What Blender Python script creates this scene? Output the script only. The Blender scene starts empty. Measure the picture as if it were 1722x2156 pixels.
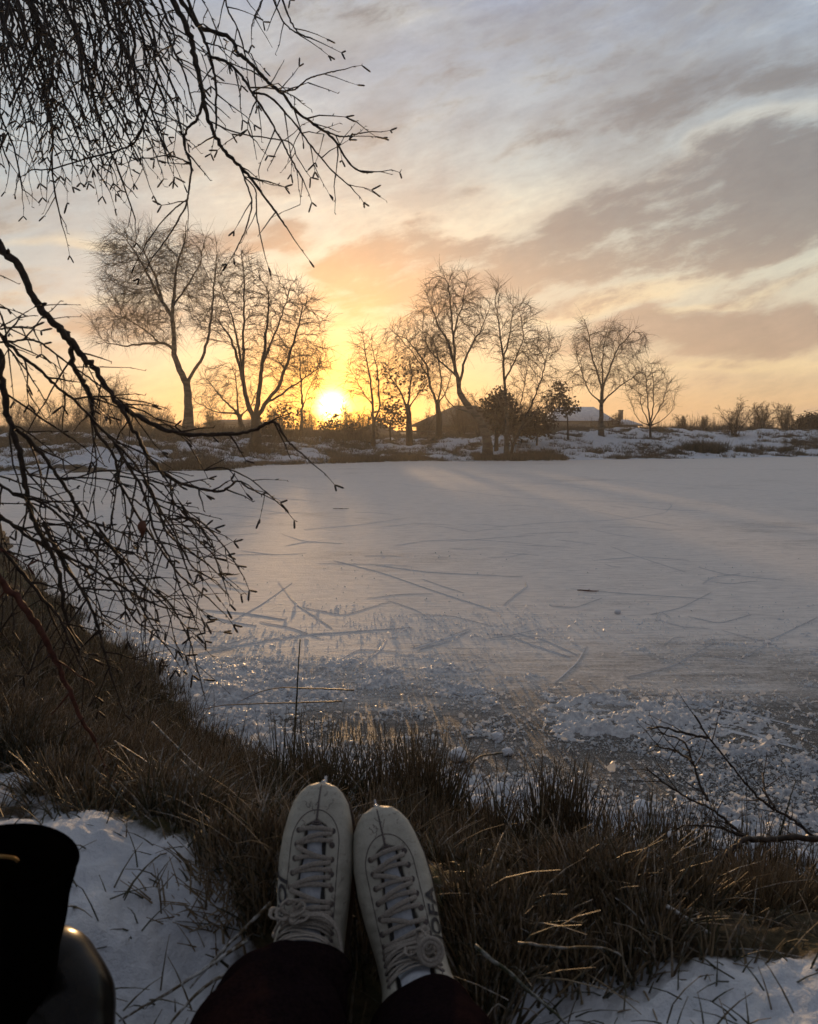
import bpy, bmesh, math, random
import numpy as np
from mathutils import Vector, Matrix
R = math.radians
S = bpy.context.scene
rng = np.random.default_rng(7)
random.seed(7)

# ------------------------------------------------------------------ camera
F = 819.0; PITCH = math.atan(80 / F); EYE = 1.25
cam_d = bpy.data.cameras.new('camera'); cam = bpy.data.objects.new('camera', cam_d)
S.collection.objects.link(cam); S.camera = cam
cam.location = (0, 0, EYE); cam.rotation_euler = (math.pi / 2 - PITCH, 0, 0)
cam_d.sensor_fit = 'HORIZONTAL'; cam_d.sensor_width = 26.0; cam_d.lens = 26.0 * F / 818.0
cam_d.clip_start = 0.05; cam_d.clip_end = 9000
cam_d.dof.use_dof = True; cam_d.dof.focus_distance = 8.0; cam_d.dof.aperture_fstop = 11.0

def P(xd, yd, Y):
    """photo position (1722-wide view) at distance Y ahead of the camera"""
    x = xd * .47503; y = yd * .47503
    dx = (x - 409) / F; dy = (512 - y) / F
    vy = math.cos(PITCH) + dy * math.sin(PITCH); vz = -math.sin(PITCH) + dy * math.cos(PITCH)
    t = Y / vy
    return np.array([dx * t, Y, EYE + vz * t])
def G0(xd, yd, z=0.0):
    """photo position on a level plane z"""
    x = xd * .47503; y = yd * .47503
    dx = (x - 409) / F; dy = (512 - y) / F
    vy = math.cos(PITCH) + dy * math.sin(PITCH); vz = -math.sin(PITCH) + dy * math.cos(PITCH)
    t = (z - EYE) / vz
    return np.array([dx * t, vy * t, z])
def AE(xd, yd):
    v = P(xd, yd, 1.0) - np.array([0, 0, EYE])
    return math.degrees(math.atan2(v[0], v[1])), math.degrees(math.atan2(v[2], math.hypot(v[0], v[1])))
def lin(r, g, b):
    f = lambda c: (c / 255 / 12.92) if c <= 10 else ((c / 255 + .055) / 1.055) ** 2.4
    return (f(r), f(g), f(b), 1)

SUN_AZ, SUN_EL = AE(700, 855)

# ------------------------------------------------------------------ world
class NG:
    """tiny helper for writing shader maths"""
    def __init__(s, tree): s.t = tree; s.n = tree.nodes; s.l = tree.links
    def put(s, sock, v):
        if isinstance(v, bpy.types.NodeSocket): s.l.new(v, sock)
        else: sock.default_value = v
    def m(s, op, a, b=0.0, c=0.0, clamp=False):
        n = s.n.new('ShaderNodeMath'); n.operation = op; n.use_clamp = clamp
        s.put(n.inputs[0], a); s.put(n.inputs[1], b); s.put(n.inputs[2], c); return n.outputs[0]
    def mix(s, f, a, b, mode='MIX'):
        n = s.n.new('ShaderNodeMix'); n.data_type = 'RGBA'; n.blend_type = mode; n.clamp_factor = True
        s.put(n.inputs[0], f); s.put(n.inputs[6], a); s.put(n.inputs[7], b); return n.outputs[2]
    def smooth(s, v, a, b, x=0.0, y=1.0):
        n = s.n.new('ShaderNodeMapRange'); n.interpolation_type = 'SMOOTHSTEP'
        s.put(n.inputs[0], v); n.inputs[1].default_value = a; n.inputs[2].default_value = b
        n.inputs[3].default_value = x; n.inputs[4].default_value = y; return n.outputs[0]
    def noise(s, vec, scale, detail=4, rough=.55, dist=0.0):
        n = s.n.new('ShaderNodeTexNoise'); s.put(n.inputs['Vector'], vec)
        n.inputs['Scale'].default_value = scale; n.inputs['Detail'].default_value = detail
        n.inputs['Roughness'].default_value = rough; n.inputs['Distortion'].default_value = dist; return n.outputs
    def comb(s, x, y, z=0.0):
        n = s.n.new('ShaderNodeCombineXYZ'); s.put(n.inputs[0], x); s.put(n.inputs[1], y); s.put(n.inputs[2], z); return n.outputs[0]
    def ramp(s, f, stops):
        n = s.n.new('ShaderNodeValToRGB'); e = n.color_ramp.elements
        while len(e) > 1: e.remove(e[-1])
        e[0].position = stops[0][0]; e[0].color = stops[0][1]
        for p, c in stops[1:]:
            k = e.new(p); k.color = c
        s.put(n.inputs[0], f); return n.outputs[0]

world = bpy.data.worlds.new("World"); S.world = world; world.use_nodes = True
wt = world.node_tree; wt.nodes.clear(); g = NG(wt)
tc = wt.nodes.new('ShaderNodeTexCoord'); sep = wt.nodes.new('ShaderNodeSeparateXYZ')
wt.links.new(tc.outputs['Generated'], sep.inputs[0]); dx, dy, dz = sep.outputs
az = g.m('MULTIPLY', g.m('ARCTAN2', dx, dy), 57.29578)
el = g.m('MULTIPLY', g.m('ARCSINE', dz), 57.29578)
a0, e0 = R(SUN_AZ), R(SUN_EL)
sd = (math.sin(a0) * math.cos(e0), math.cos(a0) * math.cos(e0), math.sin(e0))
dot = g.m('ADD', g.m('ADD', g.m('MULTIPLY', dx, sd[0]), g.m('MULTIPLY', dy, sd[1])), g.m('MULTIPLY', dz, sd[2]))
ang = g.m('MULTIPLY', g.m('ARCCOSINE', g.m('MINIMUM', dot, 0.9999999)), 57.29578)
# wind-warped cloud coordinates, streaks rising to the right
base = g.comb(g.m('MULTIPLY', az, .05), g.m('MULTIPLY', el, .10), 0.0)
w1 = wt.nodes.new('ShaderNodeSeparateColor'); wt.links.new(g.noise(base, 1.7, 3, .5)[1], w1.inputs[0])
waz = g.m('ADD', az, g.m('MULTIPLY', g.m('SUBTRACT', w1.outputs[0], .5), 12.0))
wel = g.m('ADD', el, g.m('MULTIPLY', g.m('SUBTRACT', w1.outputs[1], .5), 6.0))
ca, sa = math.cos(R(14)), math.sin(R(14))
paz = g.m('ADD', g.m('MULTIPLY', az, .85), g.m('MULTIPLY', waz, .15)); pel = g.m('ADD', g.m('MULTIPLY', el, .75), g.m('MULTIPLY', wel, .25))
along = g.m('ADD', g.m('MULTIPLY', paz, ca), g.m('MULTIPLY', pel, sa))
across = g.m('SUBTRACT', g.m('MULTIPLY', pel, ca), g.m('MULTIPLY', paz, sa))
# clouds thin out towards the horizon: compress across-wind scale there
persp = g.m('DIVIDE', 12.0, g.m('ADD', g.m('MAXIMUM', el, 0.0), 5.0))
st = g.noise(g.comb(g.m('MULTIPLY', along, .045), g.m('MULTIPLY', across, .13)), 1.5, 10, .62, .0)[0]
st2 = g.noise(g.comb(g.m('MULTIPLY', along, .11), g.m('MULTIPLY', across, .36), 4.0), 1.5, 9, .62, .0)[0]
fine = g.noise(g.comb(g.m('MULTIPLY', along, .22), g.m('MULTIPLY', across, .5), 9.0), 2.6, 9, .72)[0]
def blob(xd, yd, rx, ry, angd, soft=.6):
    """soft mask of one cloud, placed by its direction"""
    A, E = AE(xd, yd); A2, _ = AE(xd + rx, yd); _, E2 = AE(xd, yd - ry)
    ra, re = abs(A2 - A), abs(E2 - E)
    u = g.m('SUBTRACT', waz, A); v = g.m('SUBTRACT', wel, E)
    c_, s_ = math.cos(R(angd)), math.sin(R(angd))
    uu = g.m('DIVIDE', g.m('ADD', g.m('MULTIPLY', u, c_), g.m('MULTIPLY', v, s_)), ra)
    vv = g.m('DIVIDE', g.m('SUBTRACT', g.m('MULTIPLY', v, c_), g.m('MULTIPLY', u, s_)), re)
    r = g.m('SQRT', g.m('ADD', g.m('MULTIPLY', uu, uu), g.m('MULTIPLY', vv, vv)))
    return g.smooth(r, 1 + soft, 1 - soft)
def total(items):
    acc = None
    for it in items:
        k = g.m('MULTIPLY', blob(*it[:5], soft=it[6] if len(it) > 6 else .6), it[5])
        acc = k if acc is None else g.m('MAXIMUM', acc, k)
    return acc
dark = total([(1640, 410, 380, 150, 14, 1.0), (1330, 490, 420, 105, 14, 1.0), (940, 560, 340, 70, 8, .95), (1080, 610, 240, 60, 0, .65),
              (690, 572, 80, 26, 0, .95), (520, 490, 130, 42, -5, .85), (1480, 700, 340, 52, 3, .95), (1640, 600, 260, 34, 8, .55),
              (230, 690, 110, 26, 0, .65), (60, 610, 90, 20, 0, .4), (780, 680, 120, 40, 5, .45), (1180, 292, 190, 30, 2, .45, .8),
              (1540, 170, 330, 55, 8, .5, .8), (1000, 200, 300, 60, 10, .35, .8), (620, 20, 200, 60, 0, .35, .8), (1300, 770, 220, 18, 0, .4), (100, 730, 90, 22, 0, .35)])
light = total([(1020, 440, 330, 60, 10, .75, .8), (1600, 255, 330, 26, 17, .8), (160, 505, 90, 15, 2, .9), (1320, 620, 230, 26, 12, .9),
               (700, 60, 230, 60, 0, .5, .8), (1180, 560, 60, 16, 0, .5), (1500, 640, 300, 12, 10, .6), (560, 350, 260, 80, 0, .45, .9), (1560, 770, 230, 16, 2, .5),
               (900, 590, 130, 10, 12, .7), (250, 650, 120, 12, 0, .4), (1600, 530, 200, 14, 12, .35)])
front = g.smooth(dot, -.15, .75)
ground_ramp = g.ramp(g.m('DIVIDE', g.m('ADD', el, 10.0), 100.0), [
    (.00, lin(140, 118, 98)), (.095, lin(176, 146, 116)), (.118, lin(188, 158, 124)), (.14, lin(192, 172, 144)), (.17, lin(186, 181, 164)),
    (.21, lin(186, 192, 180)), (.26, lin(168, 180, 180)), (.31, lin(148, 162, 174)), (.38, lin(132, 145, 170)), (.5, lin(144, 144, 152)), (1.0, lin(142, 140, 143))])
leftcool = g.m('MULTIPLY', g.smooth(az, -7.0, -24.0), g.smooth(el, 1.0, 10.0))
col = g.mix(g.m('MULTIPLY', leftcool, .75), ground_ramp, lin(146, 165, 178))
# warm veil on the sun's side
warm = g.m('MULTIPLY', g.smooth(ang, 15.0, 2.0), g.smooth(el, 10.0, 2.0))
col = g.mix(g.m('MULTIPLY', warm, .45), col, lin(232, 176, 112))
col = g.mix(g.m('MULTIPLY', g.smooth(ang, 8.5, .8), .72), col, lin(244, 160, 62))
# pale cloud wisps
lightf = g.m('MULTIPLY', g.m('ADD', light, g.smooth(st2, .52, .74, 0, .55)), g.smooth(st, .25, .62, .45, 1.0), clamp=True)
lcol = g.mix(g.smooth(el, 4.0, 22.0), lin(224, 200, 152), lin(206, 208, 198))
col = g.mix(g.m('MULTIPLY', lightf, .80), col, lcol)
# broad grey layer over the upper right
col = g.mix(g.m('MULTIPLY', g.smooth(el, 8.0, 16.0), g.smooth(st, .40, .60, .05, .62)), col, lin(128, 132, 138))
# darker cloud
dn = g.m('ADD', g.m('MULTIPLY', g.m('SUBTRACT', st, .5), 2.3), g.m('MULTIPLY', g.m('SUBTRACT', st2, .5), 2.2))
dn = g.m('ADD', dn, g.m('MULTIPLY', g.m('SUBTRACT', fine, .5), 1.2))
darkf = g.smooth(g.m('ADD', g.m('ADD', dark, dn), g.smooth(el, 8.0, 60.0, 0.0, .12)), .14, .92)
dcol = g.mix(g.smooth(ang, 15.0, 2.0), g.mix(g.smooth(el, 5.0, 14.0), lin(140, 121, 113), lin(101, 105, 112)), lin(180, 124, 84))
col = g.mix(g.m('MULTIPLY', darkf, .92), col, dcol)
# fine grain of the cloud deck
col = g.mix(1.0, col, g.ramp(g.m('ADD', g.m('MULTIPLY', fine, .5), g.m('MULTIPLY', st2, .5)), [(.34, (.80, .81, .84, 1)), (.66, (1.22, 1.20, 1.15, 1))]), 'MULTIPLY')
# the sky away from the sunset is dim blue dusk
col = g.mix(g.m('SUBTRACT', 1.0, front), col, lin(100, 101, 108))
# glow and disc of the sun
def addc(c, f, k):
    return g.mix(1.0, c, g.mix(f, (0, 0, 0, 1), (k[0], k[1], k[2], 1)), 'ADD')
def expo(s_): return g.m('POWER', 2.71828, g.m('MULTIPLY', ang, -1.0 / s_))
rayn = g.noise(g.comb(g.m('MULTIPLY', g.m('SUBTRACT', az, SUN_AZ), .5), g.m('MULTIPLY', g.m('SUBTRACT', el, SUN_EL), .5)), 1.0, 3, .5)[0]
col = addc(col, g.m('MULTIPLY', expo(6.5), g.smooth(rayn, .25, .75, .7, 1.3)), (.58, .17, .0))
col = addc(col, expo(2.6), (1.6, .58, .0))
col = addc(col, expo(.9), (3.2, 1.9, .3))
disc = g.m('POWER', 2.71828, g.m('MULTIPLY', g.m('MULTIPLY', ang, ang), -1.9))
nish = wt.nodes.new('ShaderNodeTexSky'); nish.sky_type = 'NISHITA'; nish.sun_disc = False
nish.sun_elevation = R(3.3); nish.sun_rotation = R(SUN_AZ)
bg = wt.nodes.new('ShaderNodeBackground'); bg.inputs[1].default_value = 1.0
final = g.mix(1.0, col, g.mix(disc, (0, 0, 0, 1), (12, 8.5, 3.2, 1)), 'ADD')
g.put(bg.inputs[0], final)
bg2 = wt.nodes.new('ShaderNodeBackground'); g.put(bg2.inputs[0], nish.outputs[0]); bg2.inputs[1].default_value = .012
ad = wt.nodes.new('ShaderNodeAddShader'); wt.links.new(bg.outputs[0], ad.inputs[0]); wt.links.new(bg2.outputs[0], ad.inputs[1])
wo = wt.nodes.new('ShaderNodeOutputWorld'); wt.links.new(ad.outputs[0], wo.inputs[0])
world.cycles.sampling_method = 'MANUAL'; world.cycles.sample_map_resolution = 2048

sun_d = bpy.data.lights.new('sun', 'SUN'); sun = bpy.data.objects.new('sun', sun_d); S.collection.objects.link(sun)
sun_d.energy = 2.3; sun_d.angle = R(1.2); sun_d.color = (1.0, .60, .27)
LAMP_EL = 3.1
lsd = (math.sin(a0) * math.cos(R(LAMP_EL)), math.cos(a0) * math.cos(R(LAMP_EL)), math.sin(R(LAMP_EL)))
sun.rotation_euler = (-Vector(lsd)).to_track_quat('-Z', 'Y').to_euler()
S.view_settings.view_transform = 'Standard'; S.view_settings.look = 'None'
S.view_settings.exposure = .32; S.view_settings.gamma = 1
S.render.engine = 'CYCLES'; S.cycles.use_denoising = True; S.cycles.max_bounces = 5
S.cycles.volume_bounces = 0; S.cycles.transparent_max_bounces = 4; S.cycles.sample_clamp_indirect = 6
S.cycles.caustics_reflective = False

# ------------------------------------------------------------------ helpers
def link(o, parent=None):
    S.collection.objects.link(o)
    if parent is not None: o.parent = parent
    return o
def tag(o, label=None, cat=None, group=None, kind=None):
    if label: o['label'] = label
    if cat: o['category'] = cat
    if group: o['group'] = group
    if kind: o['kind'] = kind
    return o
def empty(name, loc=(0, 0, 0)):
    o = bpy.data.objects.new(name, None); o.location = loc; o.empty_display_size = .2
    return link(o)
class MB:
    """collects geometry, links it as ONE mesh object"""
    def __init__(s): s.v = []; s.f3 = []; s.f4 = []; s.c = []; s.n = 0
    def add(s, v, quads=None, tris=None, c=None):
        v = np.asarray(v, float).reshape(-1, 3); s.v.append(v)
        if quads is not None and len(quads): s.f4.append(np.asarray(quads, int).reshape(-1, 4) + s.n)
        if tris is not None and len(tris): s.f3.append(np.asarray(tris, int).reshape(-1, 3) + s.n)
        cc = np.zeros((len(v), 4)); cc[:, 3] = 1
        if c is not None: cc[:, :3] = np.asarray(c, float).reshape(-1, 3) if np.ndim(c) > 1 else c
        s.c.append(cc); s.n += len(v)
    def segs(s, p0, p1, r0, r1, k=3, c0=None, c1=None):
        """independent tapered prisms, all at once"""
        p0 = np.asarray(p0, float).reshape(-1, 3); p1 = np.asarray(p1, float).reshape(-1, 3); n = len(p0)
        if n == 0: return
        r0 = np.broadcast_to(np.asarray(r0, float), (n,)); r1 = np.broadcast_to(np.asarray(r1, float), (n,))
        t = p1 - p0; L = np.linalg.norm(t, axis=1, keepdims=True); t = t / np.maximum(L, 1e-9)
        ref = np.where(np.abs(t[:, 2:3]) > .9, np.array([[1., 0, 0]]), np.array([[0, 0, 1.]]))
        u = np.cross(t, ref); u /= np.maximum(np.linalg.norm(u, axis=1, keepdims=True), 1e-9); w = np.cross(t, u)
        V = np.zeros((n, 2 * k, 3)); C = np.zeros((n, 2 * k, 3))
        for j in range(k):
            a = 2 * math.pi * j / k; d = u * math.cos(a) + w * math.sin(a)
            V[:, j] = p0 + d * r0[:, None]; V[:, k + j] = p1 + d * r1[:, None]
        if c0 is not None:
            C[:, :k] = np.asarray(c0).reshape(-1, 1, 3) if np.ndim(c0) > 1 else c0
            c1 = c0 if c1 is None else c1
            C[:, k:] = np.asarray(c1).reshape(-1, 1, 3) if np.ndim(c1) > 1 else c1
        q = np.array([[j, (j + 1) % k, k + (j + 1) % k, k + j] for j in range(k)])
        Q = (q[None] + (np.arange(n) * 2 * k)[:, None, None]).reshape(-1, 4)
        s.add(V.reshape(-1, 3), quads=Q, c=C.reshape(-1, 3))
    def tube(s, pts, rad, k=8, c=None, cap=True, flat=1.0, ref=None):
        """ring tube through points"""
        pts = np.asarray(pts, float); n = len(pts); rad = np.broadcast_to(np.asarray(rad, float), (n,))
        t = np.gradient(pts, axis=0); t /= np.maximum(np.linalg.norm(t, axis=1, keepdims=True), 1e-9)
        u = np.zeros_like(t)
        r = np.array([0, 0, 1.]) if abs(t[0, 2]) < .9 else np.array([1., 0, 0])
        if ref is not None: r = np.asarray(ref, float)
        prev = np.cross(t[0], r)
        for i in range(n):
            if ref is not None: prev = np.cross(t[i], r)
            prev = prev - t[i] * prev.dot(t[i]); prev /= max(np.linalg.norm(prev), 1e-9); u[i] = prev
        w = np.cross(t, u); a = np.arange(k) * 2 * math.pi / k
        V = pts[:, None] + rad[:, None, None] * (u[:, None] * np.cos(a)[None, :, None] + w[:, None] * np.sin(a)[None, :, None] * flat)
        i = np.arange(n - 1)[:, None]; j = np.arange(k)[None]; j2 = (j + 1) % k
        Q = np.stack([i * k + j, i * k + j2, (i + 1) * k + j2, (i + 1) * k + j], -1).reshape(-1, 4)
        V = V.reshape(-1, 3); T = []
        if cap:
            V = np.vstack([V, pts[0], pts[-1]]); m = n * k
            T = [[m, (x + 1) % k, x] for x in range(k)] + [[m + 1, (n - 1) * k + x, (n - 1) * k + (x + 1) % k] for x in range(k)]
        cc = None
        if c is not None: cc = c
        s.add(V, quads=Q, tris=T, c=cc)
    def box(s, lo, hi, c=None):
        x0, y0, z0 = lo; x1, y1, z1 = hi
        v = [(x0, y0, z0), (x1, y0, z0), (x1, y1, z0), (x0, y1, z0), (x0, y0, z1), (x1, y0, z1), (x1, y1, z1), (x0, y1, z1)]
        s.add(v, quads=[(0, 3, 2, 1), (4, 5, 6, 7), (0, 1, 5, 4), (1, 2, 6, 5), (2, 3, 7, 6), (3, 0, 4, 7)], c=c)
    def grid(s, V, nu, nv, c=None, wrap_v=False):
        i = np.arange(nu - 1)[:, None]; j = np.arange(nv if wrap_v else nv - 1)[None]; j2 = (j + 1) % nv
        Q = np.stack([i * nv + j, i * nv + j2, (i + 1) * nv + j2, (i + 1) * nv + j], -1).reshape(-1, 4)
        s.add(np.asarray(V).reshape(-1, 3), quads=Q, c=c)
    def build(s, name, mat, parent=None, smooth=False, origin=None):
        V = np.vstack(s.v) if s.v else np.zeros((0, 3)); C = np.vstack(s.c)
        if origin is not None: V = V - np.asarray(origin)
        f4 = np.vstack(s.f4) if s.f4 else np.zeros((0, 4), int); f3 = np.vstack(s.f3) if s.f3 else np.zeros((0, 3), int)
        me = bpy.data.meshes.new(name); me.vertices.add(len(V)); me.vertices.foreach_set('co', V.astype(np.float32).ravel())
        loops = np.concatenate([f4.ravel(), f3.ravel()]).astype(np.int32)
        me.loops.add(len(loops)); me.loops.foreach_set('vertex_index', loops)
        starts = np.concatenate([np.arange(len(f4)) * 4, len(f4) * 4 + np.arange(len(f3)) * 3]).astype(np.int32)
        me.polygons.add(len(starts)); me.polygons.foreach_set('loop_start', starts)
        me.polygons.foreach_set('loop_total', np.concatenate([np.full(len(f4), 4), np.full(len(f3), 3)]).astype(np.int32))
        if smooth: me.polygons.foreach_set('use_smooth', np.ones(len(starts), bool))
        me.update(calc_edges=True)
        a = me.color_attributes.new('Col', 'FLOAT_COLOR', 'POINT'); a.data.foreach_set('color', C.astype(np.float32).ravel())
        me.materials.append(mat)
        o = bpy.data.objects.new(name, me)
        if origin is not None: o.location = origin
        link(o, parent)
        if parent is not None:
            o.location = o.location - root_loc(parent) if origin is None else Vector(origin) - root_loc(parent)
        return o
def root_loc(p):
    v = Vector((0, 0, 0))
    while p is not None: v = v + p.location; p = p.parent
    return v

def hash2(ix, iy, seed):
    h = (ix * 374761393 + iy * 668265263 + seed * 982451653) & 0xffffffff
    h = ((h ^ (h >> 13)) * 1274126177) & 0xffffffff
    return ((h ^ (h >> 16)) & 0xffffff) / float(0xffffff)
def vnoise(x, y, seed=0):
    x = np.asarray(x, float); y = np.asarray(y, float)
    ix = np.floor(x).astype(np.int64); iy = np.floor(y).astype(np.int64); fx = x - ix; fy = y - iy
    fx = fx * fx * (3 - 2 * fx); fy = fy * fy * (3 - 2 * fy)
    a = hash2(ix, iy, seed); b = hash2(ix + 1, iy, seed); c = hash2(ix, iy + 1, seed); d = hash2(ix + 1, iy + 1, seed)
    return (a * (1 - fx) + b * fx) * (1 - fy) + (c * (1 - fx) + d * fx) * fy
def fbm(x, y, o=4, seed=0, gain=.5):
    s = 0; a = 1; n = 0
    for i in range(o):
        s = s + a * vnoise(x * 2 ** i + 17.3 * i, y * 2 ** i - 9.1 * i, seed + i); n += a; a *= gain
    return s / n
def sstep(x, a, b):
    t = np.clip((x - a) / (b - a), 0, 1); return t * t * (3 - 2 * t)

# ------------------------------------------------------------------ materials
def mat(name, build):
    m = bpy.data.materials.new(name); m.use_nodes = True; t = m.node_tree; t.nodes.clear(); q = NG(t)
    b = t.nodes.new('ShaderNodeBsdfPrincipled'); o = t.nodes.new('ShaderNodeOutputMaterial'); t.links.new(b.outputs[0], o.inputs[0])
    build(q, b); return m
def pos(q): 
    n = q.n.new('ShaderNodeNewGeometry'); return n
def objc(q): return q.n.new('ShaderNodeTexCoord').outputs['Object']
def bump(q, b, h, strength=.5, dist=.01):
    n = q.n.new('ShaderNodeBump'); n.inputs['Strength'].default_value = strength; n.inputs['Distance'].default_value = dist
    q.put(n.inputs['Height'], h); q.put(b.inputs['Normal'], n.outputs[0])
def attr(q):
    n = q.n.new('ShaderNodeAttribute'); n.attribute_name = 'Col'
    s = q.n.new('ShaderNodeSeparateColor'); q.put(s.inputs[0], n.outputs[0]); return n.outputs[0], s.outputs
def simple(name, colA, colB=None, rough=.7, scale=20, bstr=.3, bdist=.005, metal=0.0, detail=5, coat=0.0, spec=.5):
    def bd(q, b):
        nz = q.noise(objc(q), scale, detail)[0]
        q.put(b.inputs['Base Color'], q.mix(q.smooth(nz, .35, .65), (*colA, 1), (*(colB or colA), 1)))
        b.inputs['Roughness'].default_value = rough; b.inputs['Metallic'].default_value = metal
        b.inputs['Coat Weight'].default_value = coat; b.inputs['Specular IOR Level'].default_value = spec
        bump(q, b, nz, bstr, bdist)
    return mat(name, bd)
def m_ice(q, b):
    p = pos(q).outputs['Position']; sp = q.n.new('ShaderNodeSeparateXYZ'); q.put(sp.inputs[0], p)
    ys = sp.outputs[1]
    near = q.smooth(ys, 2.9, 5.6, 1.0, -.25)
    big = q.noise(q.comb(q.m('MULTIPLY', sp.outputs[0], .35), q.m('MULTIPLY', ys, .7)), 1.0, 5, .6, .6)[0]
    stre = q.noise(q.comb(q.m('MULTIPLY', sp.outputs[0], .9), q.m('MULTIPLY', ys, 6.0)), 1.2, 6, .7, .3)[0]
    stre2 = q.noise(q.comb(q.m('MULTIPLY', sp.outputs[0], 5.0), q.m('MULTIPLY', ys, 22.0)), 1.0, 5, .7, .6)[0]
    grain = q.noise(p, 38, 8, .8)[0]
    grain2 = q.noise(p, 160, 3, .7)[0]
    frost = q.m('ADD', q.m('MULTIPLY', big, 1.35), q.m('ADD', q.m('MULTIPLY', stre, .5), q.m('ADD', q.m('MULTIPLY', grain, .95), q.m('MULTIPLY', stre2, .3))))
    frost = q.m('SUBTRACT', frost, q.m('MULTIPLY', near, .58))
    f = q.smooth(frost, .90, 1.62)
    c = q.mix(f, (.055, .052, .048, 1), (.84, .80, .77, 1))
    vv = q.m('ADD', q.m('MULTIPLY', stre2, .6), q.m('MULTIPLY', q.noise(q.comb(q.m('MULTIPLY', sp.outputs[0], 1.2), q.m('MULTIPLY', ys, 30.0)), 1.6, 6, .75, .4)[0], .4))
    c = q.mix(1.0, c, q.ramp(vv, [(.36, (.70, .71, .74, 1)), (.52, (1, 1, 1, 1)), (.66, (1.16, 1.15, 1.15, 1))]), 'MULTIPLY')
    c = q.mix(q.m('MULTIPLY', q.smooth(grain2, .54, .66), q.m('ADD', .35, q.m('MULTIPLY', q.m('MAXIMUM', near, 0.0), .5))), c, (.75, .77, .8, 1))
    q.put(b.inputs['Base Color'], c)
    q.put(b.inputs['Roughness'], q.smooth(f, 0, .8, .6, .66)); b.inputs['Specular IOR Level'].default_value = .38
    far = q.smooth(ys, 5, 30, 1.0, .5)
    h = q.m('ADD', q.m('ADD', q.m('MULTIPLY', stre, .55), q.m('MULTIPLY', stre2, .5)), q.m('ADD', q.m('MULTIPLY', grain, .35), q.m('MULTIPLY', grain2, .12)))
    bump(q, b, h, .7, .035)
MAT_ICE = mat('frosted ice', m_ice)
def m_snow(q, b):
    p = pos(q).outputs['Position']; nz = q.noise(p, 25, 6, .7)[0]; n2 = q.noise(p, 260, 3, .7)[0]
    q.put(b.inputs['Base Color'], q.mix(q.smooth(nz, .3, .7), (.66, .70, .78, 1), (.80, .82, .86, 1)))
    b.inputs['Roughness'].default_value = .55; b.inputs['Specular IOR Level'].default_value = .3
    bump(q, b, q.m('ADD', nz, q.m('MULTIPLY', n2, .5)), .6, .012)
MAT_SNOW = mat('snow', m_snow)
def m_slush(q, b):
    p = pos(q).outputs['Position']; nz = q.noise(p, 60, 6, .75)[0]; n2 = q.noise(p, 300, 3, .7)[0]
    q.put(b.inputs['Base Color'], q.mix(q.smooth(nz, .3, .7), (.50, .52, .56, 1), (.84, .85, .88, 1)))
    q.put(b.inputs['Roughness'], q.smooth(nz, .3, .7, .25, .6)); b.inputs['Specular IOR Level'].default_value = .5
    bump(q, b, q.m('ADD', nz, q.m('MULTIPLY', n2, .6)), .8, .01)
MAT_SLUSH = mat('loose frost on ice', m_slush)
def m_ground(q, b):
    p = pos(q).outputs['Position']; _, ch = attr(q)
    nz = q.noise(p, 9, 7, .7)[0]; n2 = q.noise(p, 60, 5, .7)[0]; n3 = q.noise(p, 1.3, 6, .65)[0]
    veg = q.m('ADD', ch[0], q.m('MULTIPLY', q.m('SUBTRACT', q.m('ADD', q.m('MULTIPLY', nz, .6), q.m('MULTIPLY', n3, .4)), .5), 1.6))
    f = q.smooth(veg, .38, .62)
    snow = q.mix(q.smooth(nz, .3, .7), (.62, .67, .76, 1), (.78, .81, .86, 1))
    soil = q.mix(q.smooth(n2, .35, .65), (.022, .016, .009, 1), (.085, .058, .032, 1))
    soil = q.mix(q.smooth(n3, .5, .7), soil, (.06, .06, .025, 1))
    q.put(b.inputs['Base Color'], q.mix(f, snow, soil)); b.inputs['Roughness'].default_value = .8
    b.inputs['Specular IOR Level'].default_value = .2
    bump(q, b, q.m('ADD', nz, q.m('MULTIPLY', n2, .5)), .7, .03)
MAT_GROUND = mat('snowy bank', m_ground)
def m_bark(q, b, a=(.018, .012, .009), c=(.05, .034, .026)):
    p = pos(q).outputs['Position']; nz = q.noise(p, 60, 5, .6)[0]
    q.put(b.inputs['Base Color'], q.mix(q.smooth(nz, .35, .7), (*a, 1), (*c, 1))); b.inputs['Roughness'].default_value = .6
    b.inputs['Specular IOR Level'].default_value = .25
    bump(q, b, nz, .5, .004)
MAT_TWIG = mat('dark birch bark', m_bark)
MAT_REDSTEM = mat('reddish young bark', lambda q, b: m_bark(q, b, (.05, .014, .010), (.13, .045, .03)))
MAT_CATKIN = mat('catkin', lambda q, b: m_bark(q, b, (.02, .012, .008), (.06, .035, .02)))
def m_birch(q, b):
    p = pos(q).outputs['Position']; sp = q.n.new('ShaderNodeSeparateXYZ'); q.put(sp.inputs[0], p)
    nz = q.noise(q.comb(q.m('MULTIPLY', sp.outputs[0], .7), sp.outputs[1], q.m('MULTIPLY', sp.outputs[2], 3.5)), 2.2, 5, .6)[0]
    q.put(b.inputs['Base Color'], q.mix(q.smooth(nz, .44, .56), (.05, .038, .03, 1), (.12, .10, .08, 1))); b.inputs['Roughness'].default_value = .8
MAT_FARBARK = mat('far trunk bark', m_birch)
MAT_FARDARK = mat('far dark bark', lambda q, b: m_bark(q, b, (.025, .017, .012), (.06, .042, .03)))
MAT_FARTWIG = mat('far twigs', lambda q, b: m_bark(q, b, (.07, .042, .026), (.14, .09, .055)))
MAT_DEADLEAF = mat('withered leaves', lambda q, b: m_bark(q, b, (.05, .028, .014), (.11, .065, .03)))
MAT_EVERGREEN = mat('evergreen leaves', lambda q, b: m_bark(q, b, (.012, .018, .008), (.035, .045, .018)))
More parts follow.
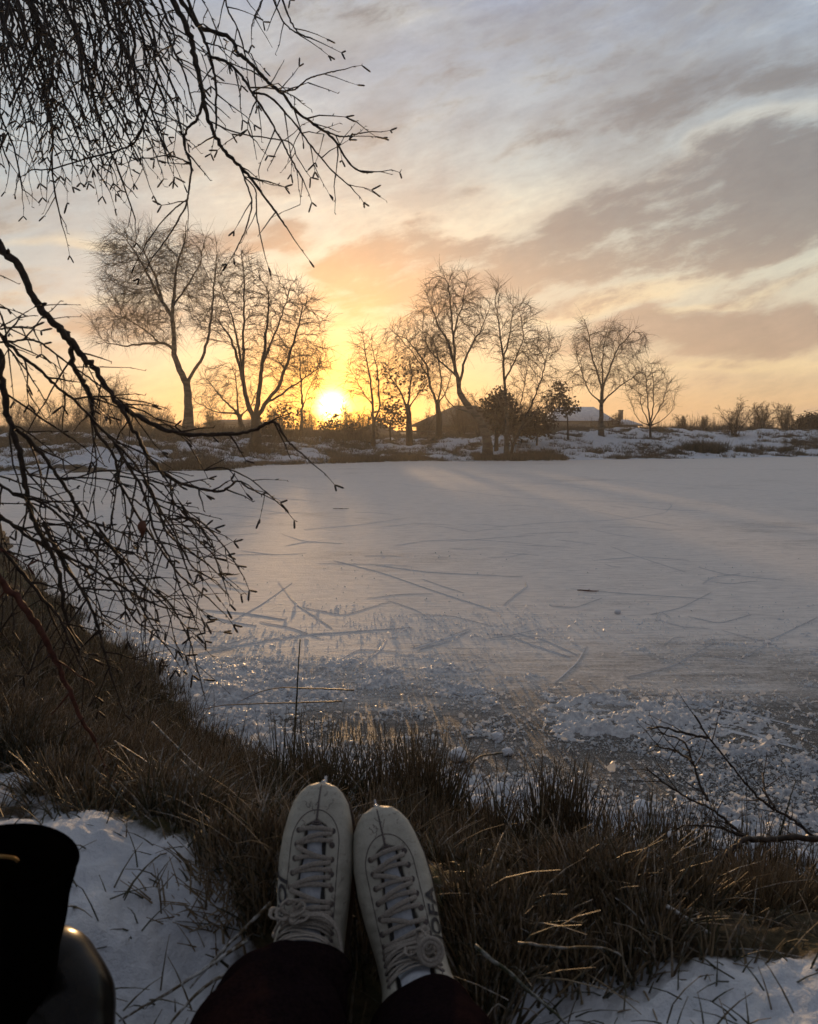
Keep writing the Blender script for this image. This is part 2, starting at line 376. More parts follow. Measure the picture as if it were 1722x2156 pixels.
def m_grass(q, b):
    c, ch = attr(q); p = pos(q).outputs['Position']; nz = q.noise(p, 90, 3, .6)[0]
    fr = q.m('MULTIPLY', ch[2], q.smooth(nz, .42, .62))
    base = q.ramp(ch[0], [(0.0, (.018, .026, .011, 1)), (.35, (.045, .044, .018, 1)), (.65, (.115, .078, .042, 1)), (1.0, (.31, .235, .14, 1))])
    base = q.mix(q.m('MULTIPLY', q.smooth(ch[1], .55, 1.0), .45), base, (.19, .13, .075, 1))
    q.put(b.inputs['Base Color'], q.mix(fr, base, (.48, .49, .50, 1)))
    b.inputs['Roughness'].default_value = .5; b.inputs['Specular IOR Level'].default_value = .3
MAT_GRASS = mat('rush and dead grass', m_grass)
MAT_FARGRASS = mat('far tussock grass', m_grass)

# ------------------------------------------------------------------ terrain
near_sh = [G0(xd, yd)[:2] for xd, yd in [(76, 1221), (236, 1349), (320, 1398), (438, 1537), (560, 1625), (700, 1690), (850, 1715), (990, 1700), (1095, 1752), (1263, 1785), (1473, 1810), (1722, 1853)]]
far_sh = [G0(xd, yd)[:2] for xd, yd in [(1722, 962), (1500, 965), (1300, 967), (1150, 970), (1000, 971), (850, 971), (700, 976), (540, 981), (470, 990), (300, 992), (150, 995), (0, 1000)]]
poly = [(-26, 27), (-17, 22), (-10, 16.5), (-6, 11.6), (-4.0, 8.2)] + [tuple(p) for p in near_sh] + [(2.2, 1.95), (4, 1.7), (9, 1.0), (20, 3), (38, 14), (44, 30), (34, 41)] + [tuple(p) for p in far_sh] + [(-20, 28.5)]
def densify(pl):
    out = []
    n = len(pl)
    for i in range(n):
        p0, p1, p2, p3 = [np.array(pl[(i + k) % n], float) for k in (-1, 0, 1, 2)]
        for t in np.linspace(0, 1, 8, endpoint=False):
            out.append(.5 * ((2 * p1) + (-p0 + p2) * t + (2 * p0 - 5 * p1 + 4 * p2 - p3) * t * t + (-p0 + 3 * p1 - 3 * p2 + p3) * t ** 3))
    return np.array(out)
SH = densify(poly)
SH = SH + .16 * (np.stack([vnoise(SH[:, 0] * 2.1, SH[:, 1] * 2.1, 5), vnoise(SH[:, 0] * 2.1, SH[:, 1] * 2.1, 6)], 1) - .5)
def sdist(x, y):
    """distance to the shore, + on land"""
    x = np.asarray(x, float); y = np.asarray(y, float); sh = x.shape; q = np.stack([x.ravel(), y.ravel()], 1)
    a = SH; bb = np.roll(SH, -1, 0); d = bb - a; L = (d ** 2).sum(1); out = np.zeros(len(q))
    for i in range(0, len(q), 20000):
        w = q[i:i + 20000, None, :] - a[None]; t = np.clip((w * d).sum(2) / L, 0, 1)
        D = np.sqrt(((w - t[..., None] * d) ** 2).sum(2)).min(1)
        yy = q[i:i + 20000, 1:2]; xx = q[i:i + 20000, 0:1]
        c1 = (a[None, :, 1] > yy) != (bb[None, :, 1] > yy)
        xi = a[None, :, 0] + (yy - a[None, :, 1]) / np.where(d[None, :, 1] == 0, 1e-9, d[None, :, 1]) * d[None, :, 0]
        ins = (c1 & (xx < xi)).sum(1) % 2 == 1
        out[i:i + 20000] = np.where(ins, -D, D)
    return out.reshape(sh)
def height(x, y, s=None):
    x = np.asarray(x, float); y = np.asarray(y, float)
    if s is None: s = sdist(x, y)
    sp = np.maximum(s, 0)
    nearw = sstep(y, 14, 8)
    hn = .50 * sstep(sp, -.12, 1.6) - .006 + .05 * sp + .35 * sstep(-y, 1.5, 8) * np.minimum(np.maximum(-y, 0), 9) / 3  # last term raises the unseen bank behind the camera to block sky light
    hn = hn + sstep(s, 0, .5) * (.11 * (fbm(x * 1.9, y * 1.9, 4, 11) - .5) + .07 * (fbm(x * 9, y * 9, 3, 12) - .5) + .030 * (fbm(x * 38, y * 38, 3, 13) - .5))
    Ht = np.interp(x, [-40, -20, -8, -2, 4, 7.5, 10, 16, 25, 40], [1.2, 1.05, 1.0, .78, .85, 1.1, 1.32, 1.36, 1.25, 1.2])
    rise = sstep(s, -.5, 9.5)
    hf = Ht * rise + sstep(s, 0, 1.5) * (.42 * (fbm(x * .33, y * .33, 4, 21) - .5) + .34 * (fbm(x * 1.1, y * 1.1, 3, 22) - .5) + .22 * (fbm(x * 3.3, y * 3.3, 2, 23) - .5)) * sstep(s, 200, 20)
    hf = hf - .5 * sstep(s, 14, 60) + 1.1 * sstep(np.hypot(x, y), 95, 146)
    hn = hn - .15 * np.exp(-((x + .04) / .42) ** 4) * sstep(y, .2, .6) * sstep(y, 1.35, 1.05)
    h = hn * nearw + hf * (1 - nearw)
    return np.where(s < 0, np.maximum(-.35, s * .5) - .02, h + .015)
def h1(x, y): return float(height(np.array([x]), np.array([y]))[0])
def veg_near(x, y, s):
    """how much the near bank is grown over (1) or snowed in (0)"""
    v = .80 + .35 * sstep(x, -.3, -.6) * sstep(y, 1.7, 2.1) + .9 * (fbm(x * 4.2, y * 4.2, 3, 97) - .5) - 1.6 * np.exp(-(((x + .55) / .34) ** 2 + ((y - .90) / .42) ** 2) ** 1.5) \
        - 1.8 * np.exp(-(((x - .34) / .30) ** 2 + ((y - .93) / .20) ** 2) ** 1.5) - .5 * np.exp(-(((x + 1.05) / .30) ** 2 + ((y - 1.75) / .26) ** 2))
    v = v - 1.0 * np.exp(-(((x + .1) / .5) ** 2 + ((y - .1) / .4) ** 2)) + 1.2 * np.exp(-(((x + .03) / .17) ** 2 + ((y - .9) / .3) ** 2))
    return np.clip(v, 0, 1)
def veg_far(x, y, s):
    v = .16 + 1.7 * (fbm(x * .9, y * 1.3, 4, 31) - .44)
    v = v + .30 * sstep(s, 2.2, .2) * sstep(fbm(x * .6, y * .6, 3, 33), .40, .55) * sstep(x, 8, 1) + .55 * sstep(s, 9, 14) + .35 * sstep(x, -2, -9) * sstep(s, 4, 8)
    return np.clip(v, 0, 1)
def veg(x, y, s):
    w = sstep(y, 14, 8); return veg_near(x, y, s) * w + veg_far(x, y, s) * (1 - w)
rad = np.concatenate([np.geomspace(.12, .7, 20, endpoint=False), np.geomspace(.7, 8, 240, endpoint=False), np.geomspace(8, 26, 60, endpoint=False), np.geomspace(26, 62, 210, endpoint=False), np.geomspace(62, 148, 40)])
th = np.concatenate([np.linspace(-38, 38, 330, endpoint=False), np.linspace(38, 322, 110, endpoint=False)])
RR, TH = np.meshgrid(rad, np.radians(th), indexing='ij')
gx = RR * np.sin(TH); gy = RR * np.cos(TH); gs = sdist(gx, gy); gz = height(gx, gy, gs); gv = veg(gx, gy, gs)
mb = MB(); mb.grid(np.stack([gx, gy, gz], -1), len(rad), len(th), c=np.stack([gv.ravel()] * 3, 1), wrap_v=True)
k0 = mb.n; mb.add(np.array([[0, 0, gz[0].mean()]]), c=(.5, .5, .5)); nt = len(th)
mb.f3.append(np.array([[k0, (j + 1) % nt, j] for j in range(nt)]))
tag(mb.build('ground', MAT_GROUND, smooth=True), kind='structure')
# frozen pond sheet, tucked under the banks
mb = MB(); n = len(SH); big = SH + 0
cen = np.array([4.0, 18.0]); big = SH + (SH - cen) / np.linalg.norm(SH - cen, axis=1, keepdims=True) * .5
mb.add(np.hstack([big, np.zeros((n, 1))]), c=(0, 0, 0)); me_i = mb
bm = bmesh.new(); vs = [bm.verts.new((x, y, 0)) for x, y in big]; bm.faces.new(vs); bmesh.ops.triangulate(bm, faces=bm.faces[:])
bmesh.ops.recalc_face_normals(bm, faces=bm.faces[:])
if sum(f.normal.z for f in bm.faces) < 0: bmesh.ops.reverse_faces(bm, faces=bm.faces[:])
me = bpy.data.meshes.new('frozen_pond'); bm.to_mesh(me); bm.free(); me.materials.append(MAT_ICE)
tag(link(bpy.data.objects.new('frozen_pond', me)), kind='structure')

# loose snow and slush lying on the near ice: a real relief poking through the ice plane
rr = 1 / np.linspace(1 / 1.9, 1 / 16.0, 620); aa = np.tan(np.radians(np.linspace(-46, 52, 960)))
YY, AA = np.meshgrid(rr, aa, indexing='ij'); XX = YY * AA; s_ = sdist(XX, YY)
def slush(XX, YY, s_):
  cov = slush_cov(XX, YY, s_)
  grain = fbm(XX * 42, YY * 42, 3, 44, .7) - .5; g2 = fbm(XX * 16, YY * 18, 3, 45, .6) - .5
  zz = (cov - .10) * .055 + grain * .026 * (.5 + 1.2 * sstep(cov, -.12, .25)) + g2 * .020 * sstep(cov, -.05, .25)
  zz = zz - .024 * sstep(YY, 4.0, 6.3)
  zz = np.where(s_ > .25, -.05, zz); return np.clip(zz, -.02, .07)
def slush_cov(XX, YY, s_):
  cov = .70 * (fbm(XX * .9 + 3, YY * 1.7, 4, 41) - .58) + .85 * (fbm(XX * 6, YY * 8, 4, 42, .65) - .5)
  cov = cov + .26 * np.exp(-((s_ + .12) / .22) ** 2) * sstep(YY, 9, 5)
  for xd, yd, rx, ry, k in [(450, 1440, .5, .35, .45), (1000, 1690, .35, .22, .40), (1120, 1660, .3, .2, .18), (1600, 1560, .7, .35, .10), (1250, 1480, .5, .35, .14), (1200, 1640, .5, .22, -.20), (880, 1500, .5, .28, -.22), (1650, 1430, .6, .45, -.28), (1250, 1600, .40, .18, -.24), (1400, 1700, .55, .2, -.24), (1050, 1590, .35, .16, -.18)]:
    c_ = G0(xd, yd); cov = cov + k * np.exp(-(((XX - c_[0]) / rx) ** 2 + ((YY - c_[1]) / ry) ** 2))
  return cov
zz = slush(XX, YY, s_)
mb = MB(); mb.grid(np.stack([XX, YY, zz], -1), len(rr), len(aa)); tag(mb.build('snow_on_ice', MAT_SLUSH, smooth=False), kind='stuff', label='crumbly snow and frost lying in patches on the near ice', cat='snow')

# frost flakes and ice chips strewn over the near ice
N = 230000
fy = 1 / rng.uniform(1 / 8.5, 1 / 1.95, N); fx = fy * rng.uniform(-.9, 1.15, N)
fs = sdist(fx, fy); dens = fbm(fx * 1.3, fy * 2.1, 4, 51); cvv = slush_cov(fx, fy, fs); keep = (fs < -.02) & (rng.uniform(0, 1, N) < .10 + .90 * sstep(cvv, -.30, .02)) & (rng.uniform(0, 1, N) < (.12 + .88 * sstep(dens, .32, .58)) * (.03 + .97 * sstep(fy, 6.6, 3.4)))
fx, fy = fx[keep], fy[keep]; N = len(fx); sz = (rng.gamma(1.5, .0022, N) + .0018 + .0004 * fy) * (.6 + .9 * vnoise(fx * 2.5, fy * 4, 55))
nrm = rng.normal(size=(N, 3)) * np.array([1, 1, .6]); nrm /= np.linalg.norm(nrm, axis=1, keepdims=True); nrm[:, 2] = np.abs(nrm[:, 2]) + .3
nrm /= np.linalg.norm(nrm, axis=1, keepdims=True); u = np.cross(nrm, rng.normal(size=(N, 3))); u /= np.linalg.norm(u, axis=1, keepdims=True); w = np.cross(nrm, u)
C3 = np.stack([fx, fy, sz * .35 + np.maximum(slush(fx, fy, fs[keep]), 0)], 1); V = np.zeros((N, 5, 3))
for k in range(5):
    a = k * 2 * math.pi / 5 + rng.uniform(-.5, .5, N); r = sz * rng.uniform(.5, 1.2, N); V[:, k] = C3 + u * (np.cos(a) * r)[:, None] + w * (np.sin(a) * r)[:, None]
top = C3 + nrm * (sz * .45)[:, None]; V = np.concatenate([V, top[:, None]], 1)
tr = np.array([[k, (k + 1) % 5, 5] for k in range(5)]); T = (tr[None] + (np.arange(N) * 6)[:, None, None]).reshape(-1, 3)
mb = MB(); mb.add(V.reshape(-1, 3), tris=T)
MAT_FLAKE = simple('frost flakes', (.62, .66, .72), (.80, .83, .88), .22, 60, .1, .001, spec=.6)
next(n_ for n_ in MAT_FLAKE.node_tree.nodes if n_.type == 'BSDF_PRINCIPLED').inputs['Roughness'].default_value = .38
_b = next(n_ for n_ in MAT_FLAKE.node_tree.nodes if n_.type == 'BSDF_PRINCIPLED'); _tr = MAT_FLAKE.node_tree.nodes.new('ShaderNodeBsdfTranslucent'); _tr.inputs[0].default_value = (.8, .84, .9, 1)
_mx = MAT_FLAKE.node_tree.nodes.new('ShaderNodeMixShader'); _mx.inputs[0].default_value = .5; _o = next(n_ for n_ in MAT_FLAKE.node_tree.nodes if n_.type == 'OUTPUT_MATERIAL')
MAT_FLAKE.node_tree.links.new(_b.outputs[0], _mx.inputs[1]); MAT_FLAKE.node_tree.links.new(_tr.outputs[0], _mx.inputs[2]); MAT_FLAKE.node_tree.links.new(_mx.outputs[0], _o.inputs[0])
tag(mb.build('frost_flakes', MAT_FLAKE), kind='stuff', label='glittering frost flakes scattered over the near ice', cat='frost')

# skate tracks: shallow ridges of shaved ice along curved cuts
MAT_TRACK = simple('shaved ice', (.50, .51, .55), (.66, .68, .72), .55, 120, .4, .004)
MAT_CUT = simple('cut ice', (.34, .33, .325), (.46, .45, .44), .3, 120, .3, .004)
mbw, mbd = MB(), MB()
def track(pts, w=.012, both=True, dk=True):
    w = w * .6
    q = np.array([G0(x, y)[:2] for x, y in pts]); 
    t = np.linspace(0, len(q) - 1, max(10, len(q) * 9)); q = np.stack([np.interp(t, range(len(q)), q[:, k]) for k in (0, 1)], 1)
    for _ in range(5): q[1:-1] = (q[:-2] + q[1:-1] * 2 + q[2:]) / 4
    d = np.gradient(q, axis=0); d /= np.linalg.norm(d, axis=1, keepdims=True); nr = np.stack([-d[:, 1], d[:, 0]], 1)
    nn = len(q); prof = np.sin(np.linspace(0, math.pi, nn)) ** .5
    jit = (.6 + .8 * vnoise(q[:, 0] * 30, q[:, 1] * 30, 61)) * prof
    for m_, off, ww, hh in ((mbw, 0, w, .0016), (mbd, w * 1.25, w * .42, .0009)):
        if m_ is mbd and not dk: continue
        c_ = q + nr * off; ww_ = ww * jit
        V = np.stack([np.hstack([c_ + nr * ww_[:, None], np.full((nn, 1), .001)]), np.hstack([c_, (hh * jit)[:, None] + .0022]), np.hstack([c_ - nr * ww_[:, None], np.full((nn, 1), .001)])], 1)
        m_.grid(V, nn, 3)
for pts, w in [([(340, 1395), (500, 1360), (620, 1338), (750, 1330), (870, 1322)], .020), ([(868, 1366), (930, 1347), (992, 1326)], .026), ([(880, 1370), (940, 1352), (985, 1332)], .012),
    ([(870, 1230), (960, 1260), (1040, 1285), (1058, 1305)], .012), ([(700, 1180), (800, 1205), (900, 1240)], .010), ([(1060, 1275), (1090, 1250), (1110, 1235), (1108, 1225)], .012),
    ([(585, 1225), (620, 1270), (665, 1300), (700, 1325)], .010), ([(1070, 1340), (1130, 1362), (1200, 1385)], .014), ([(1090, 1335), (1150, 1350), (1215, 1380)], .010),
    ([(1235, 1360), (1215, 1395), (1165, 1440)], .008), ([(430, 1285), (520, 1292), (600, 1305)], .014), ([(425, 1295), (500, 1312), (540, 1318)], .010), ([(790, 1190), (900, 1205), (1100, 1215)], .012),
    ([(830, 1150), (900, 1138), (1000, 1136), (1120, 1145)], .010), ([(1380, 1310), (1390, 1288), (1410, 1300)], .010), ([(1470, 1195), (1530, 1210), (1650, 1222)], .012), ([(1400, 1080), (1415, 1065), (1410, 1060)], .014),
    ([(1040, 1110), (1160, 1100), (1300, 1095), (1400, 1080)], .012), ([(640, 1115), (760, 1105), (860, 1090)], .012), ([(1200, 1240), (1320, 1250), (1500, 1262)], .010), ([(1480, 1230), (1500, 1215), (1560, 1208)], .012),
    ([(1560, 1390), (1640, 1340), (1722, 1300)], .009), ([(1350, 1500), (1500, 1530), (1700, 1580)], .022), ([(1400, 1480), (1560, 1500), (1722, 1540)], .016), ([(1000, 1000), (1300, 1010), (1640, 1035)], .016), ([(850, 1020), (1100, 1050), (1500, 1062)], .014),
    ([(760, 1400), (800, 1370), (815, 1345)], .012), ([(600, 1150), (650, 1140), (720, 1145)], .010), ([(1250, 1180), (1350, 1172), (1450, 1180)], .012)]:
    track(pts, w)
for i in range(80):
    x0 = rng.uniform(430, 1720); y0 = 1000 + 420 * rng.uniform(0, 1) ** 1.3; L = rng.uniform(30, 200) ; k = (y0 - 960) / 400; a = rng.normal(0, .28) * k + .02
    cv = rng.normal(0, .1) * L * k
    track([(x0 - L * .5, y0 - a * L * .5), (x0, y0 + cv), (x0 + L * .5, y0 + a * L * .5)], rng.uniform(.0025, .0065), dk=rng.uniform() < .6)
tag(mbw.build('skate_tracks', MAT_TRACK), kind='stuff', label='white ridges of shaved ice along curving skate tracks', cat='skate tracks')
tag(mbd.build('skate_cuts', MAT_CUT), kind='stuff', label='dark thin grooves cut by skate blades beside the white ridges', cat='skate tracks')

# snowballs and lumps, each its own
def lump(x, y, r, label, cat='snow lump', seed=0, squash=.75):
    bm = bmesh.new(); bmesh.ops.create_icosphere(bm, subdivisions=4, radius=1)
    for v in bm.verts:
        c = v.co.copy(); a = .30 * (fbm(np.array([c.x * 1.6 + seed]), np.array([c.y * 1.6 + c.z * 1.7]), 3, seed)[0] - .5) + .16 * (fbm(np.array([c.x * 7 + seed]), np.array([c.y * 7 + c.z * 6]), 2, seed + 3)[0] - .5)
        v.co = c * (1 + 2 * a); v.co.z *= squash
    for f in bm.faces: f.smooth = True
    me = bpy.data.meshes.new('snow_lump'); bm.to_mesh(me); bm.free(); me.materials.append(MAT_SNOW)
    o = link(bpy.data.objects.new('snow_lump', me)); o.scale = (r, r, r); o.location = (x, y, max(0, h1(x, y)) + r * squash * .75); o.rotation_euler = (0, 0, seed)
    return tag(o, label, cat, 'snow lumps on the ice by the bank')
for i, (xd, yd, r, lb) in enumerate([(1047, 1558, .024, 'small round snowball alone on the dark patch of ice'), (1354, 1716, .034, 'snow lump in the middle right on dark ice just beyond the rushes'),
    (1068, 1590, .022, 'snow lump with a pale streak just below the small round snowball'), (1055, 1670, .028, 'snow lump behind the rushes right of the taller rush clump'), (1100, 1680, .027, 'second flattened snow lump right of the first behind the rushes'),
    (1190, 1700, .044, 'large snow lump where the leaning yellow stalks cross the shore'), (1225, 1720, .040, 'snow lump touching the right side of the largest shore lump'), (1010, 1730, .048, 'tall snow lump at the foot of the rushes right of the skates'),
    (965, 1600, .035, 'snow lump in the gap of the tall rush clump above the right skate'), (830, 1625, .030, 'snow lump seen between rush stems above the right skate toe'), (1300, 1292, .022, 'tiny lump of shaved snow far out on the grey ice'),
    (1555, 1755, .03, 'snow lump under the bend of the bare fallen branch'), (1580, 1800, .033, 'upright snow lump among rushes below the fallen branch'), (1690, 1815, .028, 'rightmost flat snow lump at the edge of the picture')]):
    p = G0(xd, yd); 
    lump(p[0], p[1], r, lb, seed=i * 3 + 1)

# little dark sticks on the ice
def stick(a, b, r, label, m, cat='stick'):
    p, q = G0(*a), G0(*b); p[2] = q[2] = r + .004; t = np.linspace(0, 1, 7)[:, None]; pts = p + (q - p) * t; pts[:, 1] += .01 * np.sin(np.linspace(0, 7, 7)); pts[:, 0] += .004 * np.cos(np.linspace(0, 9, 7))
    mb = MB(); mb.tube(pts, [r * .6, r, r * .9, r * 1.1, r * .8, r * .8, r * .4], 6)
    mid = pts[3]; mb.segs([mid], [mid + (q - p) * .1 + np.array([0, .03, .008])], r * .7, r * .3, 5)
    return tag(mb.build('stick', m, origin=p), label, cat, 'sticks frozen on the ice')
stick((1214, 1245), (1262, 1247), .006, 'short reddish brown stick lying on the ice right of centre', MAT_REDSTEM)
stick((700, 1072), (735, 1072), .006, 'thin dark stick far out on the sunlit ice', MAT_TWIG)
stick((470, 1214), (505, 1210), .005, 'small stick on the ice just right of the hanging twig tips', MAT_TWIG)

# ------------------------------------------------------------------ far trees
def resample(p, step):
    d = np.r_[0, np.cumsum(np.linalg.norm(np.diff(p, axis=0), axis=1))]; n = max(2, int(d[-1] / step) + 1); t = np.linspace(0, d[-1], n)
    return np.stack([np.interp(t, d, p[:, k]) for k in range(3)], 1)
def far_tree(name, label, cat, Y, limbs, blobs, n_att=900, depth=2.0, step=.24, kill=.31, droop=.0, tw=2, twl=.7, twdroop=.2, bark=None, seed=1, tip=.0060, group=None, leaves=0, rk=.82, stepf=0.0):
    rg = np.random.default_rng(seed); n_att = int(n_att * 1.7)
    pos_, par, rr_ = [], [], []
    for li, (pts, ra, rb) in enumerate(limbs):
        w = np.array([P(x, y, Y) for x, y in pts]); off = rg.uniform(-1, 1) * (0 if li == 0 else 1)
        q = resample(w, step); nn = len(q); t = np.linspace(0, 1, nn)
        if li == 0: q[0, 2] = h1(q[0, 0], Y) - .15
        q[:, 1] += off * depth * .55 * t ** 1.2 * min(1, nn * step / 4)
        q[1:-1] += rg.normal(0, .018, (nn - 2, 3)) if nn > 2 else 0
        rad_ = (ra + (rb - ra) * t) * rk
        if li == 0: rad_ = rad_ * (1 + .55 * np.exp(-t * nn * step / .45))
        start = len(pos_)
        if li == 0: pi = -1
        else:
            A = np.array(pos_); pi = int(np.argmin(((A - q[0]) ** 2).sum(1))); dlt = A[pi] - q[0]; q = q + dlt * np.clip(1 - t * 3, 0, 1)[:, None]
            q = q[1:]; rad_ = rad_[1:]
        for i in range(len(q)):
            par.append(pi); pi = len(pos_); pos_.append(q[i]); rr_.append(rad_[i])
    base_n = len(pos_)
    att = []
    tot = sum(rx * ry for _, _, rx, ry in blobs)
    for cx, cy, rx, ry in blobs:
        c = P(cx, cy, Y); ex = abs(P(cx + rx, cy, Y)[0] - c[0]); ez = abs(P(cx, cy - ry, Y)[2] - c[2]); n = int(n_att * rx * ry / tot)
        d = rg.normal(size=(n, 3)); d /= np.linalg.norm(d, axis=1, keepdims=True); d *= rg.uniform(0, 1, (n, 1)) ** .40
        att.append(c + d * np.array([ex, min(depth, ex * 1.1 + .3), ez]))
    att = np.vstack(att); att = att[att[:, 2] > h1(P(limbs[0][0][0][0], 0, Y)[0], Y) + .3]
    pos_ = list(pos_); A = np.array(pos_)
    D = np.full(len(att), 1e9); W = np.zeros(len(att), int); alive = np.ones(len(att), bool)
    def upd(i0, arr):
        for a in range(0, len(arr), 400):
            dd = ((att[:, None] - arr[None, a:a + 400]) ** 2).sum(2); j = dd.argmin(1); v = dd[np.arange(len(att)), j]; m = v < D; D[m] = v[m]; W[m] = i0 + a + j[m]
    thick = np.array(rr_) 
    okn = np.arange(base_n)[(A[:, 2] > A[0, 2] + .8)] if len(A) > 4 else np.arange(base_n)
    for a in okn: upd(a, A[a:a + 1])
    dirs_cnt = {}
    for it in range(90):
        if not alive.any(): break
        idx = np.nonzero(alive)[0]; w = W[idx]; dv = att[idx] - np.array(pos_)[w]; dv /= np.maximum(np.linalg.norm(dv, axis=1, keepdims=True), 1e-6)
        un, inv = np.unique(w, return_inverse=True); acc = np.zeros((len(un), 3)); np.add.at(acc, inv, dv)
        pick = np.zeros(len(un), int); o2 = rg.permutation(len(idx)); pick[inv[o2]] = o2; acc = acc / np.maximum(np.linalg.norm(acc, axis=1, keepdims=True), 1e-6) + dv[pick] * .30
        P0_ = np.array(pos_); pr_ = np.array(par)[un]; ind = P0_[un] - P0_[np.maximum(pr_, 0)]; ind /= np.maximum(np.linalg.norm(ind, axis=1, keepdims=True), 1e-6); acc += ind * 1.0
        acc /= np.maximum(np.linalg.norm(acc, axis=1, keepdims=True), 1e-6); acc += rg.normal(0, .14, acc.shape); acc[:, 2] -= droop
        acc /= np.linalg.norm(acc, axis=1, keepdims=True); PA = np.array(pos_); newp = PA[un] + acc * step
        key_ok = np.array([dirs_cnt.get(int(x_), 0) < 12 for x_ in un])
        for x_ in un: dirs_cnt[int(x_)] = dirs_cnt.get(int(x_), 0) + 1
        dead = un[~key_ok]
        if len(dead): alive[np.isin(W, dead) & alive] &= False
        un, newp = un[key_ok], newp[key_ok]
        if not len(un): break
        i0 = len(pos_); pos_.extend(list(newp)); par.extend([int(x_) for x_ in un]); rr_.extend([0] * len(un)); upd(i0, newp)
        alive &= D > kill * kill
    A = np.array(pos_); n = len(A); ex_ = 2.35; r = np.zeros(n); par = np.array(par)
    hasch = np.zeros(n, bool); hasch[par[par >= 0]] = True
    acc = np.zeros(n)
    for i in range(n - 1, -1, -1):
        acc[i] = max(acc[i], tip ** ex_) if not hasch[i] or acc[i] == 0 else acc[i]
        if par[i] >= 0: acc[par[i]] += acc[i]
    r = acc ** (1 / ex_); base_r = np.array(rr_); r = np.where(base_r > 0, np.maximum(base_r, tip), np.minimum(r, .07 * rk))
    m = par >= 0; i = np.nonzero(m)[0]; p0 = A[par[i]]; p1 = A[i]; ra = np.minimum(r[par[i]], np.where(base_r[i] > 0, 9, r[i] * 1.25)); rb = r[i]
    root = empty(name, A[0] + np.array([0, 0, .15])); tag(root, label, cat, group)
    big = (rb > .03) & (base_r[i] > 0)
    mt = MB(); mt.segs(p0[big], p1[big] + (p1[big] - p0[big]) * .06, ra[big], rb[big], 8); mt.build('trunk', bark or MAT_FARDARK, root, smooth=True)
    mc = MB(); sm = ~big; md = sm & (rb > .014)
    mc.segs(p0[md], p1[md], ra[md], rb[md], 4); md2 = sm & ~md; mc.segs(p0[md2], p1[md2], ra[md2], rb[md2], 3)
    # last season's twigs
    cand = np.nonzero((r < .03) & (np.arange(n) >= base_n))[0]; cand = np.repeat(cand, tw + 2); cand = cand[rg.uniform(size=len(cand)) < .9]
    pd = A[cand] - A[par[cand]]; pd /= np.maximum(np.linalg.norm(pd, axis=1, keepdims=True), 1e-6)
    d = pd * 1.1 + rg.normal(0, .42, pd.shape); d /= np.linalg.norm(d, axis=1, keepdims=True); L = 1.35 * twl * rg.uniform(.35, 1.1, len(cand)); p = A[cand] - pd * rg.uniform(0, step, (len(cand), 1))
    for k in range(3):
        q = p + d * (L / 3)[:, None]; mc.segs(p, q, tip * (1 - .2 * k), tip * (.8 - .2 * k), 3)
        p = q; d = d + rg.normal(0, .13, d.shape); d[:, 2] -= twdroop; d /= np.linalg.norm(d, axis=1, keepdims=True)
    mc.build('crown', MAT_FARTWIG, root)
    if leaves:
        ci = rg.choice(np.nonzero(r < .03)[0], leaves); c = A[ci] + rg.normal(0, .14, (leaves, 3)); u = rg.normal(size=(leaves, 3)); u /= np.linalg.norm(u, axis=1, keepdims=True)
        w = np.cross(u, rg.normal(size=(leaves, 3))); w /= np.linalg.norm(w, axis=1, keepdims=True); s = rg.uniform(.05, .12, leaves)[:, None]
        V = np.stack([c - u * s, c + w * s * .6, c + u * s, c - w * s * .6 + np.cross(u, w) * s * .3], 1).reshape(-1, 3)
        ml = MB(); ml.add(V, quads=np.arange(leaves * 4).reshape(-1, 4)); ml.build('leaves', MAT_DEADLEAF, root)
    return root

far_tree('birch_tree', 'tallest bare birch at the left, its trunk forking in a V low down', 'tree', 38.5,
    [([(398, 905), (397, 860), (395, 825), (393, 808)], .27, .20), ([(393, 808), (378, 780), (368, 748), (368, 700), (365, 665), (348, 640), (330, 580), (310, 530)], .19, .03),
     ([(393, 808), (405, 785), (425, 755), (438, 710), (445, 660), (450, 600), (455, 540)], .10, .03), ([(367, 672), (368, 620), (375, 560), (395, 510), (400, 470)], .11, .02),
     ([(368, 735), (345, 722), (310, 722), (270, 730), (225, 722)], .09, .02), ([(340, 722), (310, 700), (280, 680), (250, 665), (215, 670)], .05, .015), ([(345, 640), (320, 600), (285, 540), (255, 500), (240, 465)], .09, .02),
     ([(366, 650), (395, 600), (420, 560), (430, 510)], .06, .02)],
    [(300, 600, 85, 120), (260, 520, 45, 60), (370, 560, 75, 80), (425, 560, 50, 75), (250, 680, 58, 45), (330, 690, 60, 45), (420, 640, 45, 60), (225, 720, 30, 18)], 2300, 2.4, droop=.01, twdroop=.15, twl=.85, tw=3, bark=MAT_FARBARK, seed=3)
